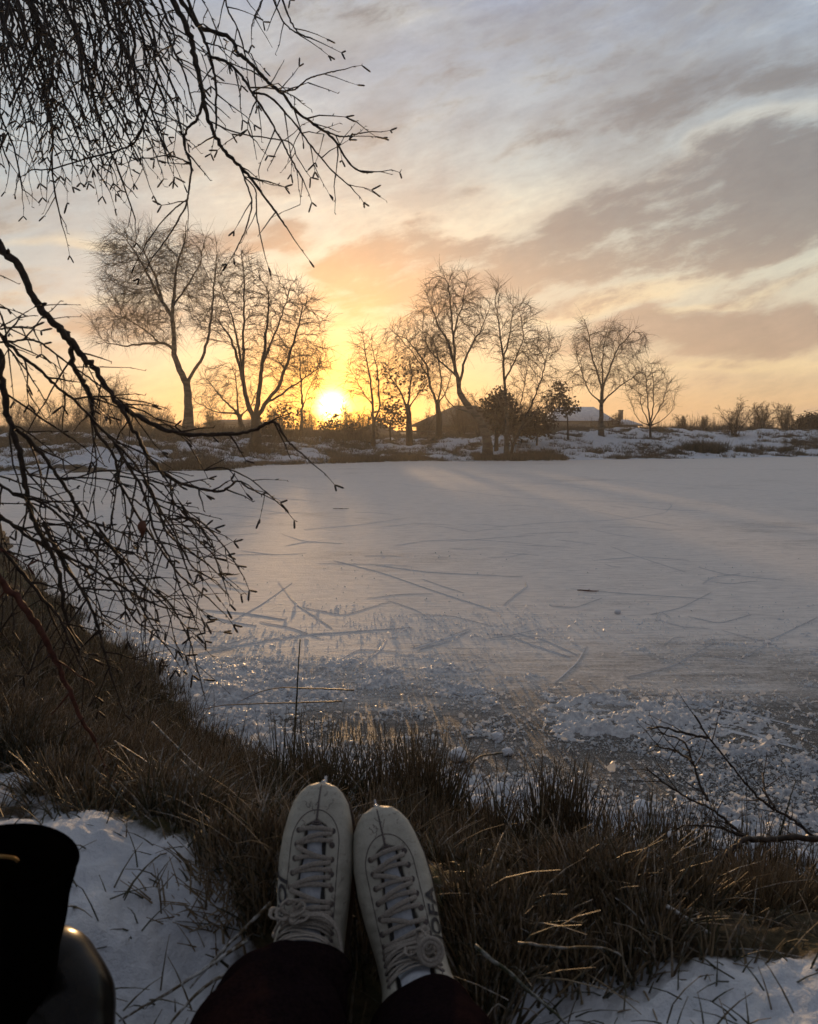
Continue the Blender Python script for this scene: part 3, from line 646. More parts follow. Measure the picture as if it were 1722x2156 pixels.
far_tree('maple_tree', 'broad bare tree with upright limbs fanning from a short thick trunk, left of the sun', 'tree', 35.5,
    [([(538, 945), (538, 920), (538, 885)], .27, .23), ([(537, 885), (520, 850), (508, 800), (490, 740), (470, 700), (440, 660)], .14, .03), ([(540, 885), (545, 830), (550, 760), (555, 700), (560, 640), (555, 600)], .14, .03),
     ([(541, 882), (560, 850), (590, 810), (610, 750), (630, 690), (640, 650)], .12, .03), ([(515, 830), (510, 760), (500, 680), (480, 620)], .09, .02), ([(508, 790), (513, 720), (518, 640), (520, 580), (515, 540)], .08, .02),
     ([(550, 850), (590, 830), (630, 800), (670, 770)], .07, .02), ([(548, 760), (580, 700), (600, 640), (610, 600)], .06, .02)],
    [(510, 620, 75, 85), (600, 660, 80, 75), (650, 680, 45, 60), (560, 740, 75, 60), (460, 680, 45, 60), (650, 760, 50, 40), (520, 560, 40, 35)], 1900, 2.6, twdroop=-.02, twl=.55, tw=2, seed=5, tip=.0068)
far_tree('low_tree', 'low wide bare tree between the tall birch and the broad fanning tree', 'tree', 44,
    [([(512, 908), (508, 890), (500, 870)], .16, .12), ([(500, 870), (470, 840), (440, 800)], .07, .02), ([(502, 872), (500, 820), (490, 770)], .06, .02), ([(500, 870), (455, 868), (420, 850)], .06, .02), ([(505, 880), (530, 850), (550, 800)], .05, .02)],
    [(470, 820, 62, 62), (430, 850, 30, 35), (530, 830, 30, 50)], 800, 2.0, twdroop=.02, twl=.5, seed=8)
far_tree('slender_tree', 'slender straight tree just left of the sun', 'tree', 42,
    [([(634, 905), (636, 860), (634, 800), (630, 740)], .085, .02), ([(635, 850), (655, 810), (670, 780)], .03, .015)],
    [(632, 790, 52, 70), (660, 760, 35, 40), (600, 830, 30, 40)], 650, 1.6, twdroop=0, twl=.6, seed=9)
far_tree('slender_birch', 'pair of thin pale stems rising close together just right of the sun', 'tree', 41,
    [([(786, 905), (785, 860), (780, 800), (770, 750), (765, 715)], .09, .02), ([(786, 890), (800, 850), (795, 780), (782, 720)], .07, .015), ([(783, 850), (760, 820), (745, 790)], .03, .01)],
    [(768, 730, 32, 40), (765, 800, 40, 50), (800, 770, 26, 40)], 750, 1.4, droop=0, twdroop=.08, twl=.6, seed=12)
far_tree('rugged_tree', 'dark stemmed tree with crooked limbs between the thin pale stems and the leaning birch', 'tree', 42,
    [([(863, 915), (860, 880), (858, 860)], .17, .14), ([(858, 860), (840, 820), (820, 790), (800, 760)], .07, .02), ([(858, 862), (862, 830), (868, 790), (860, 750)], .07, .02), ([(859, 865), (880, 830), (905, 800)], .05, .02)],
    [(845, 800, 50, 55), (885, 800, 30, 50), (820, 840, 35, 35)], 750, 1.8, twdroop=.0, twl=.5, seed=14, leaves=260)
far_tree('forked_birch', 'birch with a low forked trunk whose crown leans left behind the house roof', 'tree', 44,
    [([(924, 885), (924, 865), (921, 850)], .16, .14), ([(921, 850), (905, 815), (902, 775), (880, 740), (855, 710), (830, 700)], .09, .02), ([(923, 850), (930, 810), (925, 770), (915, 720), (900, 700)], .06, .02), ([(924, 855), (940, 820), (950, 790)], .05, .02), ([(903, 790), (870, 745), (845, 715), (820, 690)], .05, .015)],
    [(850, 715, 45, 35), (900, 740, 48, 50), (920, 800, 36, 40), (880, 770, 40, 35)], 1200, 1.8, twdroop=.07, twl=.7, seed=17, tw=3)
far_tree('leaning_birch', 'tallest central birch on the shore, its thick trunk leaning left', 'tree', 37,
    [([(1026, 950), (1024, 915), (1010, 885), (985, 855), (968, 828)], .22, .16), ([(968, 828), (962, 790), (955, 760), (945, 720), (925, 690), (910, 650)], .12, .03), ([(966, 815), (975, 770), (990, 730), (1010, 700), (1025, 660)], .08, .02),
     ([(957, 765), (955, 710), (950, 650), (945, 600), (935, 575)], .08, .02), ([(960, 790), (930, 765), (905, 740), (890, 700)], .06, .02), ([(952, 700), (975, 640), (980, 600)], .05, .015), ([(990, 862), (960, 860), (940, 840), (925, 805)], .05, .015)],
    [(935, 640, 50, 70), (980, 650, 45, 55), (905, 680, 35, 50), (1000, 700, 35, 45), (940, 730, 60, 40), (945, 590, 30, 28), (985, 610, 20, 30)], 1900, 2.2, droop=0, twdroop=.04, twl=.7, tw=3, bark=MAT_FARBARK, seed=21)
far_tree('pale_birch', 'straight pale trunked birch standing beside the leaning birch on the shore', 'tree', 37.5,
    [([(1066, 950), (1068, 900), (1066, 850), (1062, 800), (1058, 740), (1050, 680), (1042, 630)], .12, .02), ([(1062, 800), (1085, 760), (1105, 710), (1100, 660)], .055, .015), ([(1058, 760), (1075, 700), (1080, 650), (1090, 640)], .05, .015)],
    [(1055, 660, 28, 60), (1095, 670, 35, 45), (1075, 730, 45, 50), (1045, 610, 14, 20), (1110, 720, 35, 40)], 1200, 1.8, twdroop=.03, twl=.65, tw=3, bark=MAT_FARBARK, seed=24)
far_tree('multi_stem_tree', 'bush-like tree of several thin stems leaning right from the shore', 'tree', 36.8,
    [([(1074, 950), (1085, 925), (1100, 890), (1120, 850), (1140, 800), (1150, 750)], .07, .02), ([(1073, 948), (1070, 900), (1060, 860), (1050, 840)], .05, .02), ([(1090, 915), (1120, 880), (1145, 850)], .05, .015), ([(1100, 890), (1095, 850), (1105, 800)], .04, .015)],
    [(1140, 740, 40, 45), (1125, 800, 50, 50), (1150, 850, 40, 35), (1085, 850, 40, 35), (1165, 720, 22, 20)], 1100, 1.8, twdroop=.04, twl=.55, seed=27)
far_tree('evergreen_tree', 'dark leafy bush-like tree behind the leaning birch trunk', 'tree', 39.5,
    [([(1045, 925), (1045, 890), (1046, 850), (1050, 830)], .09, .04), ([(1045, 890), (1070, 870), (1075, 850)], .04, .02), ([(1045, 890), (1020, 870), (1015, 850)], .04, .02)],
    [(1052, 858, 26, 36), (1070, 885, 22, 32), (1046, 890, 16, 24)], 600, 1.2, twl=.35, seed=31, leaves=1900)
far_tree('lone_birch', 'lone round crowned birch with a straight trunk in front of the snowy roof', 'tree', 45,
    [([(1266, 906), (1266, 880), (1267, 850), (1268, 820)], .15, .11), ([(1267, 850), (1240, 825), (1225, 790), (1215, 760)], .05, .02), ([(1267, 852), (1290, 825), (1320, 800), (1345, 785)], .06, .02), ([(1268, 820), (1255, 780), (1240, 740), (1235, 700), (1225, 675)], .07, .02),
     ([(1268, 820), (1285, 770), (1300, 730), (1330, 700), (1350, 700)], .07, .02), ([(1268, 815), (1270, 760), (1275, 720), (1285, 690)], .06, .02)],
    [(1235, 730, 36, 45), (1280, 730, 45, 45), (1325, 725, 36, 35), (1225, 790, 32, 35), (1320, 790, 34, 30), (1270, 790, 40, 40), (1228, 685, 14, 20), (1290, 690, 20, 18)], 1500, 1.9, twdroop=.09, twl=.7, tw=3, bark=MAT_FARBARK, seed=33)
far_tree('multi_stem_shrub', 'fan shaped shrub of upright stems immediately right of the lone birch', 'shrub', 45.5,
    [([(1370, 906), (1368, 890), (1366, 870), (1362, 820), (1358, 780)], .06, .02), ([(1370, 900), (1378, 850), (1380, 800), (1378, 765)], .05, .015), ([(1370, 900), (1395, 850), (1410, 810)], .045, .015), ([(1370, 900), (1350, 860), (1340, 820)], .045, .015), ([(1371, 902), (1400, 880), (1420, 860)], .035, .015), ([(1369, 902), (1345, 885), (1332, 860)], .035, .015)],
    [(1370, 810, 38, 50), (1400, 830, 26, 45), (1345, 830, 24, 45)], 850, 1.5, twdroop=-.12, twl=.6, seed=36)
far_tree('leafy_sapling', 'small sapling still holding brown leaves left of the lone birch', 'sapling', 43,
    [([(1196, 912), (1194, 880), (1188, 850), (1178, 820), (1172, 805)], .045, .015), ([(1192, 870), (1170, 860), (1160, 850)], .02, .01)],
    [(1178, 835, 20, 30), (1195, 860, 22, 22), (1165, 860, 16, 16)], 260, .8, twl=.3, seed=38, leaves=620)
far_tree('leafy_sapling', 'low leafy thicket under the straight slender stems just beyond the sun', 'sapling', 43,
    [([(822, 915), (822, 890), (826, 865), (830, 850)], .04, .015)], [(830, 880, 30, 28), (800, 890, 20, 20)], 300, .9, twl=.3, seed=40, leaves=600)
far_tree('leafy_sapling', 'leafy thicket silhouetted directly in front of the sun', 'sapling', 43.5,
    [([(695, 925), (696, 900), (698, 880)], .035, .012)], [(700, 900, 28, 18), (735, 903, 22, 16)], 300, .9, twl=.3, seed=42, leaves=420)
far_tree('leafy_sapling', 'leafy thicket at the foot of the slender straight tree left of the sun', 'sapling', 42.5,
    [([(590, 918), (592, 895), (595, 870)], .035, .012)], [(600, 885, 40, 30), (560, 895, 24, 22)], 380, .9, twl=.35, seed=44, leaves=380)
far_tree('bramble_thicket', 'dark rounded thicket between the house and the leafy sapling', 'thicket', 41,
    [([(1130, 928), (1130, 905), (1132, 890)], .04, .015)], [(1125, 895, 42, 26), (1090, 900, 30, 26)], 700, 1.4, twl=.4, seed=46, leaves=1700)
far_tree('dark_hedge_tree', 'dark solid evergreen at the right edge of the far bank', 'shrub', 52,
    [([(1715, 915), (1715, 900), (1714, 890)], .06, .02)], [(1712, 893, 30, 17), (1740, 890, 30, 20)], 600, 1.5, twl=.35, seed=48, leaves=4600)

# bare background shrubs: three prototypes, copied with their parts
def shrub_proto(seed, H, W, stems, droopy):
    rg = np.random.default_rng(seed); root = empty('bare_shrub'); ms, mt = MB(), MB()
    for s in range(stems):
        a = rg.uniform(0, 6.28); lean = rg.uniform(.1, 1) * W / H; p = np.array([rg.normal(0, .12), rg.normal(0, .12), -.1]); d = np.array([math.cos(a) * lean, math.sin(a) * lean, 1.0]); d /= np.linalg.norm(d); L = H * rg.uniform(.55, 1); n = 8; pts = [p]
        for i in range(n):
            d = d + rg.normal(0, .10, 3); d[2] += .02; d /= np.linalg.norm(d); pts.append(pts[-1] + d * L / n)
        pts = np.array(pts); r = np.linspace(.028, .006, n + 1); ms.tube(pts, r, 5, cap=False)
        for i in range(2, n + 1):
            for _ in range(5):
                q = pts[i]; dd = (pts[i] - pts[i - 1]) / np.linalg.norm(pts[i] - pts[i - 1]) * .8 + rg.normal(0, .6, 3); dd /= np.linalg.norm(dd); l = L * rg.uniform(.12, .3) * (1.3 - i / n * .6)
                for k in range(3):
                    q2 = q + dd * l / 3; mt.segs([q], [q2], .009 - .002 * k, .007 - .002 * k, 3)
                    for _2 in range(2):
                        e = dd + rg.normal(0, .7, 3); e /= np.linalg.norm(e); mt.segs([q2], [q2 + e * l * .35], .006, .004, 3)
                    q = q2; dd = dd + rg.normal(0, .25, 3); dd[2] -= droopy; dd /= np.linalg.norm(dd)
    ms.build('stems', MAT_FARDARK, root); mt.build('twigs', MAT_FARTWIG, root)
    return root
def copy_tree(o, parent=None):
    c = o.copy(); S.collection.objects.link(c)
    if parent is not None: c.parent = parent
    for ch in list(o.children): copy_tree(ch, c)
    return c
protos = [shrub_proto(101, 3.0, 1.6, 12, .0), shrub_proto(102, 2.0, 1.8, 14, .0), shrub_proto(103, 4.2, 1.5, 10, .08)]
used = [False] * 3
SHR = [(30, 905, 2, 54, .9, 'bare shrub at the left edge of the far bank'), (75, 905, 0, 50, 1.0, 'bushy bare shrub second from the left edge on the far bank'), (120, 905, 2, 52, .85, 'upright bare shrub behind the thick foreground branch'),
       (165, 905, 0, 49, 1.1, 'wide bare shrub left of the drooping background tree'), (210, 905, 2, 50, 1.35, 'tall drooping bare tree far left of the forked birch'), (250, 905, 2, 51, 1.1, 'bare tree right of the tall drooping one on the left'),
       (288, 905, 1, 48, 1.0, 'low shrub midway between drooping tree and forked birch'), (312, 905, 2, 55, .85, 'thin upright sapling left of the forked birch'), (338, 905, 2, 56, .75, 'second thin sapling left of the forked birch'),
       (362, 905, 1, 49, .95, 'low shrub touching the left side of the forked birch trunk'), (445, 908, 1, 47, 1.0, 'low shrub under the low wide tree'), (572, 912, 1, 47, 1.2, 'bare shrub right of the thick fanning trunk'),
       (655, 912, 0, 48, .9, 'bare shrub left beside the sun disc'), (735, 912, 0, 46, .95, 'bare shrub right beside the sun disc'), (760, 912, 1, 45, 1.1, 'low bare shrub below the thin pale stems'), (895, 905, 0, 48, .8, 'bare shrub in front of the central roof slope'),
       (975, 905, 0, 49, 1.1, 'bare shrub just left of the leaning trunk before the house'), (1010, 905, 2, 47, 1.0, 'taller bare shrub behind the leaning trunk'), (1105, 910, 0, 45, 1.1, 'bare shrub between pale birch and leafy sapling'),
       (1300, 905, 1, 50, .8, 'low shrub at the foot of the lone birch to its right'), (1440, 905, 1, 50, .75, 'low spreading shrub right of the fan shaped shrub'), (1480, 905, 1, 52, .6, 'tiny frosted shrub among the reeds'),
       (1545, 905, 0, 48, .95, 'open branched shrub standing alone on the right bank'), (1608, 908, 1, 52, 1.15, 'dense frosted bush right of the lone open shrub'), (1655, 908, 1, 54, 1.25, 'frosted bush left of the dark evergreen at the right edge'), (1590, 908, 1, 60, .8, 'small pale bush behind the dense frosted bush')]
for i, (xd, yd, k, Y, sc, lb) in enumerate(SHR):
    o = protos[k] if not used[k] else copy_tree(protos[k])
    used[k] = True; x = P(xd, yd, Y)[0]; o.location = (x, Y, h1(x, Y)); o.rotation_euler = (0, 0, i * 1.7); o.scale = (sc * .9, sc * .9, sc * .78)
    tag(o, lb, 'shrub', 'bare shrubs along the far bank')

# reeds on the right bank and tussock grass over the far bank
def blades(mb, base, n, H, spread, rg, wr=.006, lean=.5, hue=(.3, .9), frost=.3, k=3, nseg=3, bend=.3, hk=1.0):
    """n stalks around each base point (m,3); all vectorised"""
    base = np.asarray(base); m = len(base); B = np.repeat(base, n, 0); N_ = len(B); H = np.repeat(np.broadcast_to(H, (m,)), n) * rg.uniform(.45, 1.1, N_)
    a = rg.uniform(0, 2 * math.pi, N_); rr = np.abs(rg.normal(0, 1, N_)) * spread; d2 = np.stack([np.cos(a), np.sin(a), np.zeros(N_)], 1)
    p = B + d2 * rr[:, None]; ln = lean * (.3 + rr / max(spread, 1e-6) * .6) * rg.uniform(.2, 1.2, N_); d = d2 * ln[:, None] + np.array([0, 0, 1.]) + rg.normal(0, .12, (N_, 3)); d /= np.linalg.norm(d, axis=1, keepdims=True)
    hu = rg.uniform(*hue, N_); fr = frost * rg.uniform(0, 1, N_) ** 1.5
    for s in range(nseg):
        q = p + d * (H / nseg)[:, None]
        c0 = np.stack([hu, np.full(N_, s / nseg), fr * (.5 + .5 * s / nseg)], 1); c1 = np.stack([hu, np.full(N_, (s + 1) / nseg), fr * (.5 + .5 * (s + 1) / nseg)], 1)
        mb.segs(p, q, wr * (1 - .8 * s / nseg), wr * (1 - .8 * (s + 1) / nseg) + .0003, k, c0, c1)
        p = q; d = d + d2 * (bend * rg.uniform(0, 1, N_) / nseg)[:, None] - np.array([0, 0, 1.]) * (bend * .3 / nseg); d /= np.linalg.norm(d, axis=1, keepdims=True)
rg = np.random.default_rng(77); N = 42000; ty = rg.uniform(27, 60, N); tx = ty * rg.uniform(-.56, .56, N); ts = sdist(tx, ty)
v = veg_far(tx, ty, ts) + rg.uniform(-.2, .2, N); keep = (ts > .03) & (v > .36) & (rg.uniform(size=N) < 1.3 / (1 + ts * .08)); tx, ty, ts = tx[keep], ty[keep], ts[keep]
tx, ty, ts = tx[:14000], ty[:14000], ts[:14000]; tz = height(tx, ty, ts)
mb = MB(); Hs = (.14 + .16 * vnoise(tx * .7, ty * .7, 71)) * (1 + .8 * sstep(ts, 9, 13))
blades(mb, np.stack([tx, ty, tz - .02], 1), 9, Hs, .09, rg, .010, 1.0, (.3, .85), .5, 3, 2, .8)
tag(mb.build('tussock_grass', MAT_FARGRASS), kind='stuff', label='brown frosted tussock grass poking through snow on the far bank', cat='grass')
mb = MB(); ex = rg.uniform(-19, 9, 1500); cand = []
fr_x = rg.uniform(-20, 7, 5200); sh_s = np.array(far_sh); o_ = np.argsort(sh_s[:, 0]); fr_y = np.interp(fr_x, sh_s[o_, 0], sh_s[o_, 1]) + rg.uniform(.05, 1.3, 5200)
kk = vnoise(fr_x * .45, fr_x * 0 + 3, 73) > np.interp(fr_x, [-20, -6, -2, 1, 4, 7], [.40, .45, .55, .62, .60, .66]); fr_x, fr_y = fr_x[kk], fr_y[kk]; ss = sdist(fr_x, fr_y); kk = ss > 0; fr_x, fr_y, ss = fr_x[kk], fr_y[kk], ss[kk]
blades(mb, np.stack([fr_x, fr_y, height(fr_x, fr_y, ss) - .02], 1), 9, .13 + .17 * vnoise(fr_x * .8, fr_y, 75), .08, rg, .011, .45, (.45, .95), .25, 3, 2, .4)
tag(mb.build('shore_grass', MAT_FARGRASS), kind='stuff', label='brown grass fringe along the far shoreline of the pond', cat='grass')
mb = MB(); N = 420; rx = rg.uniform(11.5, 33, N); ry = rg.uniform(49, 56, N); blades(mb, np.stack([rx, ry, height(rx, ry)], 1), 3, .9 * (.5 + vnoise(rx * .8, ry, 76)), .15, rg, .011, .25, (.6, 1), .3, 3, 3, .2)
tag(mb.build('reeds', MAT_FARGRASS), kind='stuff', label='thin upright reeds along the top of the right bank', cat='reeds')
mb = MB(); N = 2600; rx = rg.uniform(-28, -2, N); ry = rg.uniform(41, 48, N); blades(mb, np.stack([rx, ry, height(rx, ry)], 1), 6, .55 * (.6 + vnoise(rx * .6, ry, 78)), .25, rg, .014, .7, (.4, .8), .15, 3, 2, .6)
tag(mb.build('undergrowth', MAT_FARGRASS), kind='stuff', label='brown bracken and undergrowth beneath the left background trees', cat='undergrowth')
def clump(xd, Y, n, H, sp, label, hue=(.3, .8), name='grass_clump'):
    mb = MB(); x = P(xd, 950, Y)[0]; s0 = np.stack([x + rg.normal(0, sp, n // 8), Y + rg.normal(0, sp * .4, n // 8)], 1); ss = sdist(s0[:, 0], s0[:, 1]); b = np.stack([s0[:, 0], s0[:, 1], np.maximum(height(s0[:, 0], s0[:, 1], ss), 0) - .03], 1)
    blades(mb, b, 8, H, .10, rg, .011, .7, hue, .2, 3, 3, .6); tag(mb.build(name, MAT_FARGRASS, origin=(x, Y, h1(x, Y))), label, 'grass clump', 'grass clumps on the far shore')
clump(1485, 42.0, 1500, .62, .55, 'largest dark green grass clump on the right shore', (.0, .5)); clump(1560, 42.3, 300, .35, .22, 'small grass clump right of the largest one'); clump(1655, 43, 300, .32, .25, 'small clump near the right edge of the shore')
clump(1140, 38.2, 500, .3, .5, 'grass clump right of the multi stemmed tree foot'); clump(1045, 36.6, 600, .2, .35, 'brown grass clump around the foot of the leaning birch', (.3, .6)); clump(1430, 41.6, 220, .3, .15, 'thin clump left of the largest dark green clump'); clump(538, 35.0, 600, .4, .35, 'grass round the foot of the thick fanning trunk')

# ------------------------------------------------------------------ houses, fence, cable
MAT_ROOF = simple('dark roof tiles', (.045, .035, .03), (.09, .07, .06), .8, 6, .4, .02)
MAT_WALL = simple('brown brick wall', (.13, .085, .06), (.19, .13, .09), .85, 9, .4, .02)
MAT_RENDER = simple('pale render wall', (.34, .32, .30), (.42, .40, .37), .85, 5, .2, .01)
MAT_SNOWROOF = simple('snow covered roof', (.60, .64, .72), (.76, .79, .84), .7, 3, .4, .04)
MAT_GLASS = simple('dark window glass', (.02, .025, .03), (.04, .045, .05), .08, 3, .02, .001)
MAT_FRAME = simple('white painted wood', (.55, .55, .53), (.66, .66, .64), .5, 30, .1, .002)
MAT_POST = simple('weathered timber', (.10, .085, .07), (.18, .15, .12), .8, 30, .5, .004)
def hip_roof(mb, x0, x1, y0, y1, z0, z1, inset, th=.14):
    m = (y0 + y1) / 2; ov = .0
    b = [(x0, y0, z0), (x1, y0, z0), (x1, y1, z0), (x0, y1, z0)]; t = [(x0 + inset, m, z1), (x1 - inset, m, z1)]
    v = b + t + [(x, y, z - th) for x, y, z in b]
    mb.add(v, quads=[(0, 1, 5, 4), (2, 3, 4, 5), (6, 7, 1, 0), (7, 8, 2, 1), (8, 9, 3, 2), (9, 6, 0, 3), (9, 8, 7, 6)], tris=[(1, 2, 5), (3, 0, 4)])
def house(name, label, x0, x1, Y, dep, ze, zr, inset, wallm, roofm, wins=(), chim=None, zb=None):
    cx = (x0 + x1) / 2; zb = h1(cx, Y) - .4 if zb is None else zb; root = empty(name, (cx, Y + dep / 2, zb)); tag(root, label, 'house')
    w = MB(); w.box((x0 + .35, Y + .35, zb), (x1 - .35, Y + dep - .35, ze - .02)); w.build('wall', wallm, root)
    r = MB(); hip_roof(r, x0, x1, Y, Y + dep, ze + .12, zr, inset); ro = r.build('roof', roofm, root)
    g_ = MB(); g_.box((x0 - .03, Y - .12, ze - .03), (x1 + .03, Y - .003, ze + .09)); g_.build('gutter', MAT_POST, root)
    if chim:
        c = MB(); c.box((chim - .3, Y + dep / 2 - .3, zr - .9), (chim + .3, Y + dep / 2 + .3, zr + .65)); c.box((chim - .36, Y + dep / 2 - .36, zr + .65), (chim + .36, Y + dep / 2 + .36, zr + .75)); c.tube([(chim, Y + dep / 2, zr + .75), (chim, Y + dep / 2, zr + 1.0)], .1, 8); c.build('chimney', wallm, ro)
    for wx, wz, ww, wh in wins:
        f = MB(); y = Y + .35
        for lo, hi in (((wx, y - .06, wz), (wx + ww, y - .003, wz + .07)), ((wx, y - .06, wz + wh - .07), (wx + ww, y - .003, wz + wh)), ((wx, y - .06, wz + .07), (wx + .07, y - .003, wz + wh - .07)), ((wx + ww - .07, y - .06, wz + .07), (wx + ww, y - .003, wz + wh - .07)), ((wx + ww / 2 - .03, y - .05, wz + .07), (wx + ww / 2 + .03, y - .003, wz + wh - .07))): f.box(lo, hi)
        fo = f.build('window', MAT_FRAME, root); p = MB(); p.box((wx + .07, y - .03, wz + .07), (wx + ww - .07, y - .004, wz + wh - .07)); p.build('pane', MAT_GLASS, fo)
    return root
def pw(xd, yd, Y): p = P(xd, yd, Y); return p[0], p[2]
xa, za = pw(868, 897, 62); xb, zb_ = pw(1105, 895, 62); _, zr = pw(955, 853, 65)
house('bungalow', 'dark hip roofed bungalow behind the leaning birch in the centre', xa, xb, 62, 7.5, za, zr, (xb - xa) * .40, MAT_WALL, MAT_ROOF, [(xa + 1.2, za - 1.5, 1.3, 1.0), (xa + 3.6, za - 1.5, 1.3, 1.0), (xb - 2.6, za - 1.5, 1.1, 1.0)], chim=pw(1062, 860, 65)[0])
xa, za = pw(738, 915, 70); xb, _ = pw(842, 905, 70); _, zr = pw(785, 890, 73)
house('low_house', 'small low roofed house just right of the sun', xa, xb, 70, 6, za, zr, (xb - xa) * .42, MAT_WALL, MAT_ROOF, [(xa + 1.0, za - 1.3, 1.0, .9)])
xa, za = pw(1158, 888, 74); xb, _ = pw(1298, 888, 74); _, zr = pw(1205, 856, 77)
house('snowy_house', 'pale house with a snow covered roof behind the lone birch', xa, xb, 74, 7, za, zr, (xb - xa) * .22, MAT_RENDER, MAT_SNOWROOF, [(xa + 1.0, za - 1.5, 1.4, 1.0), (xa + 4.0, za - 1.5, 1.4, 1.0)])
xa, za = pw(1298, 896, 78); xb, _ = pw(1352, 896, 78); _, zr = pw(1325, 883, 80)
house('snowy_shed', 'small building with a snowy roof between lone birch and fan shaped shrub', xa, xb, 78, 5, za, zr, (xb - xa) * .3, MAT_WALL, MAT_SNOWROOF)
xa, za = pw(428, 893, 80); xb, _ = pw(545, 893, 80); _, zr = pw(500, 883, 83)
house('long_building', 'long low building behind the low wide tree at the left', xa, xb, 80, 6, za, zr, 1.0, MAT_RENDER, MAT_ROOF, [(xa + 1 + 2.4 * i, za - 1.4, 1.3, .9) for i in range(4)])
mb = MB(); x, z1 = pw(1307, 863, 84); mb.tube([(x, 84, h1(x, 84)), (x, 84, z1 - .1)], .24, 12); mb.tube([(x, 84, z1 - .1), (x, 84, z1)], .28, 12)
tag(mb.build('flue_pipe', MAT_POST, origin=(x, 84, h1(x, 84)), smooth=False), 'square grey flue rising behind the small snowy building', 'flue')
root = empty('timber_fence', (P(890, 920, 46)[0], 46, h1(P(890, 920, 46)[0], 46))); tag(root, 'low two rail timber fence in front of the bungalow', 'fence')
xa = pw(836, 910, 46)[0]; xb = pw(925, 910, 46)[0]
for zz_ in (908, 920):
    m_ = MB(); z = pw(880, zz_, 46)[1]; m_.box((xa, 45.96, z - .05), (xb, 46.0, z + .05)); m_.build('rail', MAT_POST, root)
for i in range(5):
    x = xa + .15 + (xb - xa - .3) * i / 4; m_ = MB(); m_.box((x - .05, 46.003, h1(x, 46) - .2), (x + .05, 46.10, pw(880, 905, 46)[1])); m_.build('post', MAT_POST, root)
mb = MB(); A_ = P(1760, 824, 70); B_ = P(1590, 880, 120); A_ = A_ + (A_ - B_) * .8; t = np.linspace(0, 1, 30)[:, None]; pts = A_ + (B_ - A_) * t; pts[:, 2] -= (1.2 * 4 * t * (1 - t))[:, 0]
mb.tube(pts, .035, 5); co = tag(mb.build('overhead_cable', MAT_TWIG), 'thin overhead cable sloping down behind the bushes at the right', 'cable')
for nm, pp in (('utility_pole', pts[0]), ('utility_pole', pts[-1])):
    m_ = MB(); gz_ = h1(pp[0], pp[1]); m_.tube([(pp[0], pp[1], gz_ - .3), (pp[0], pp[1], pp[2] + .2)], [.16, .12], 10); pr = m_.build(nm, MAT_POST, origin=(pp[0], pp[1], gz_))
    tag(pr, 'timber pole carrying the near end of the overhead cable' if pp[1] < 80 else 'timber pole carrying the far end of the overhead cable', 'pole')
    m_ = MB(); m_.box((pp[0] - .6, pp[1] - .05, pp[2] - .06), (pp[0] + .6, pp[1] + .05, pp[2] + .06)); m_.build('crossarm', MAT_POST, pr)

# ------------------------------------------------------------------ the birch reaching in from the left
class SegList:
    def __init__(s): s.a = []; s.b = []; s.r = []; s.q = []
    def add(s, a, b, r, q): s.a.append(a); s.b.append(b); s.r.append(r); s.q.append(q)
    def into(s, mb, k): mb.segs(np.array(s.a), np.array(s.b), np.array(s.r), np.array(s.q), k)
rg = np.random.default_rng(505)
def unit(v): return v / max(np.linalg.norm(v), 1e-9)
def twig(tw_, ck, p, d, L, r, lvl, droop=.06, cat=.35):
    step = rg.uniform(.020, .034); n = max(3, int(L / step)); side = unit(np.cross(d, rg.normal(size=3))); sg = 1
    for i in range(n):
        d = unit(d + side * sg * .16 + rg.normal(0, .07, 3) + np.array([0, 0, -droop])); q = p + d * step; rr0 = r * (1 - .62 * i / n); rr1 = r * (1 - .62 * (i + 1) / n)
        tw_.add(p, q + d * rr1, rr0, rr1)
        bd = unit(d * .9 - side * sg * .9 + rg.normal(0, .2, 3)); 
        if i > 0: tw_.add(q, q + bd * rg.uniform(.005, .009), rr1 * .95 + .0005, .0006)
        if lvl > 0 and i > 0 and rg.uniform() < .42: twig(tw_, ck, q, unit(d + side * -sg * .75 + rg.normal(0, .3, 3)), L * rg.uniform(.25, .6) * (1 - .4 * i / n), r * .72, lvl - 1, droop, cat)
        side = unit(side + rg.normal(0, .15, 3)); sg = -sg; p = q
    if rg.uniform() < cat:
        for s_ in ((1,) if rg.uniform() < .3 else (1, -1)):
            c = unit(d * 1.0 + side * .75 * s_ + rg.normal(0, .15, 3)); l = rg.uniform(.016, .028)
            ck.add(p, p + c * l * .25, .0011, .0021); ck.add(p + c * l * .25, p + c * l * .85, .0021, .0022); ck.add(p + c * l * .85, p + c * l, .0022, .0009)
def smooth_line(p, n=6, jit=0.0):
    p = np.asarray(p, float); out = []
    ext = np.vstack([2 * p[0] - p[1], p, 2 * p[-1] - p[-2]])
    for i in range(1, len(ext) - 2):
        p0, p1, p2, p3 = ext[i - 1:i + 3]
        for t in np.linspace(0, 1, n, endpoint=False): out.append(.5 * (2 * p1 + (p2 - p0) * t + (2 * p0 - 5 * p1 + 4 * p2 - p3) * t * t + (3 * p1 - p0 - 3 * p2 + p3) * t ** 3))
    out.append(p[-1]); out = np.array(out)
    if jit: out[1:-1] += rg.normal(0, jit, (len(out) - 2, 3))
    return out
TRUNK_B = np.array([-2.75, 2.15, 0.0]); TRUNK_B[2] = h1(-2.75, 2.15)
fg = empty('birch_tree', TRUNK_B); tag(fg, 'near birch whose dark bare twigs hang across the left of the picture', 'tree')
tp = smooth_line([TRUNK_B - [0, 0, .2], TRUNK_B + [.05, 0, .7], TRUNK_B + [.02, .05, 1.5], TRUNK_B + [.12, .05, 2.5], TRUNK_B + [.1, .0, 3.6], TRUNK_B + [.25, .05, 4.6]], 5, .01)
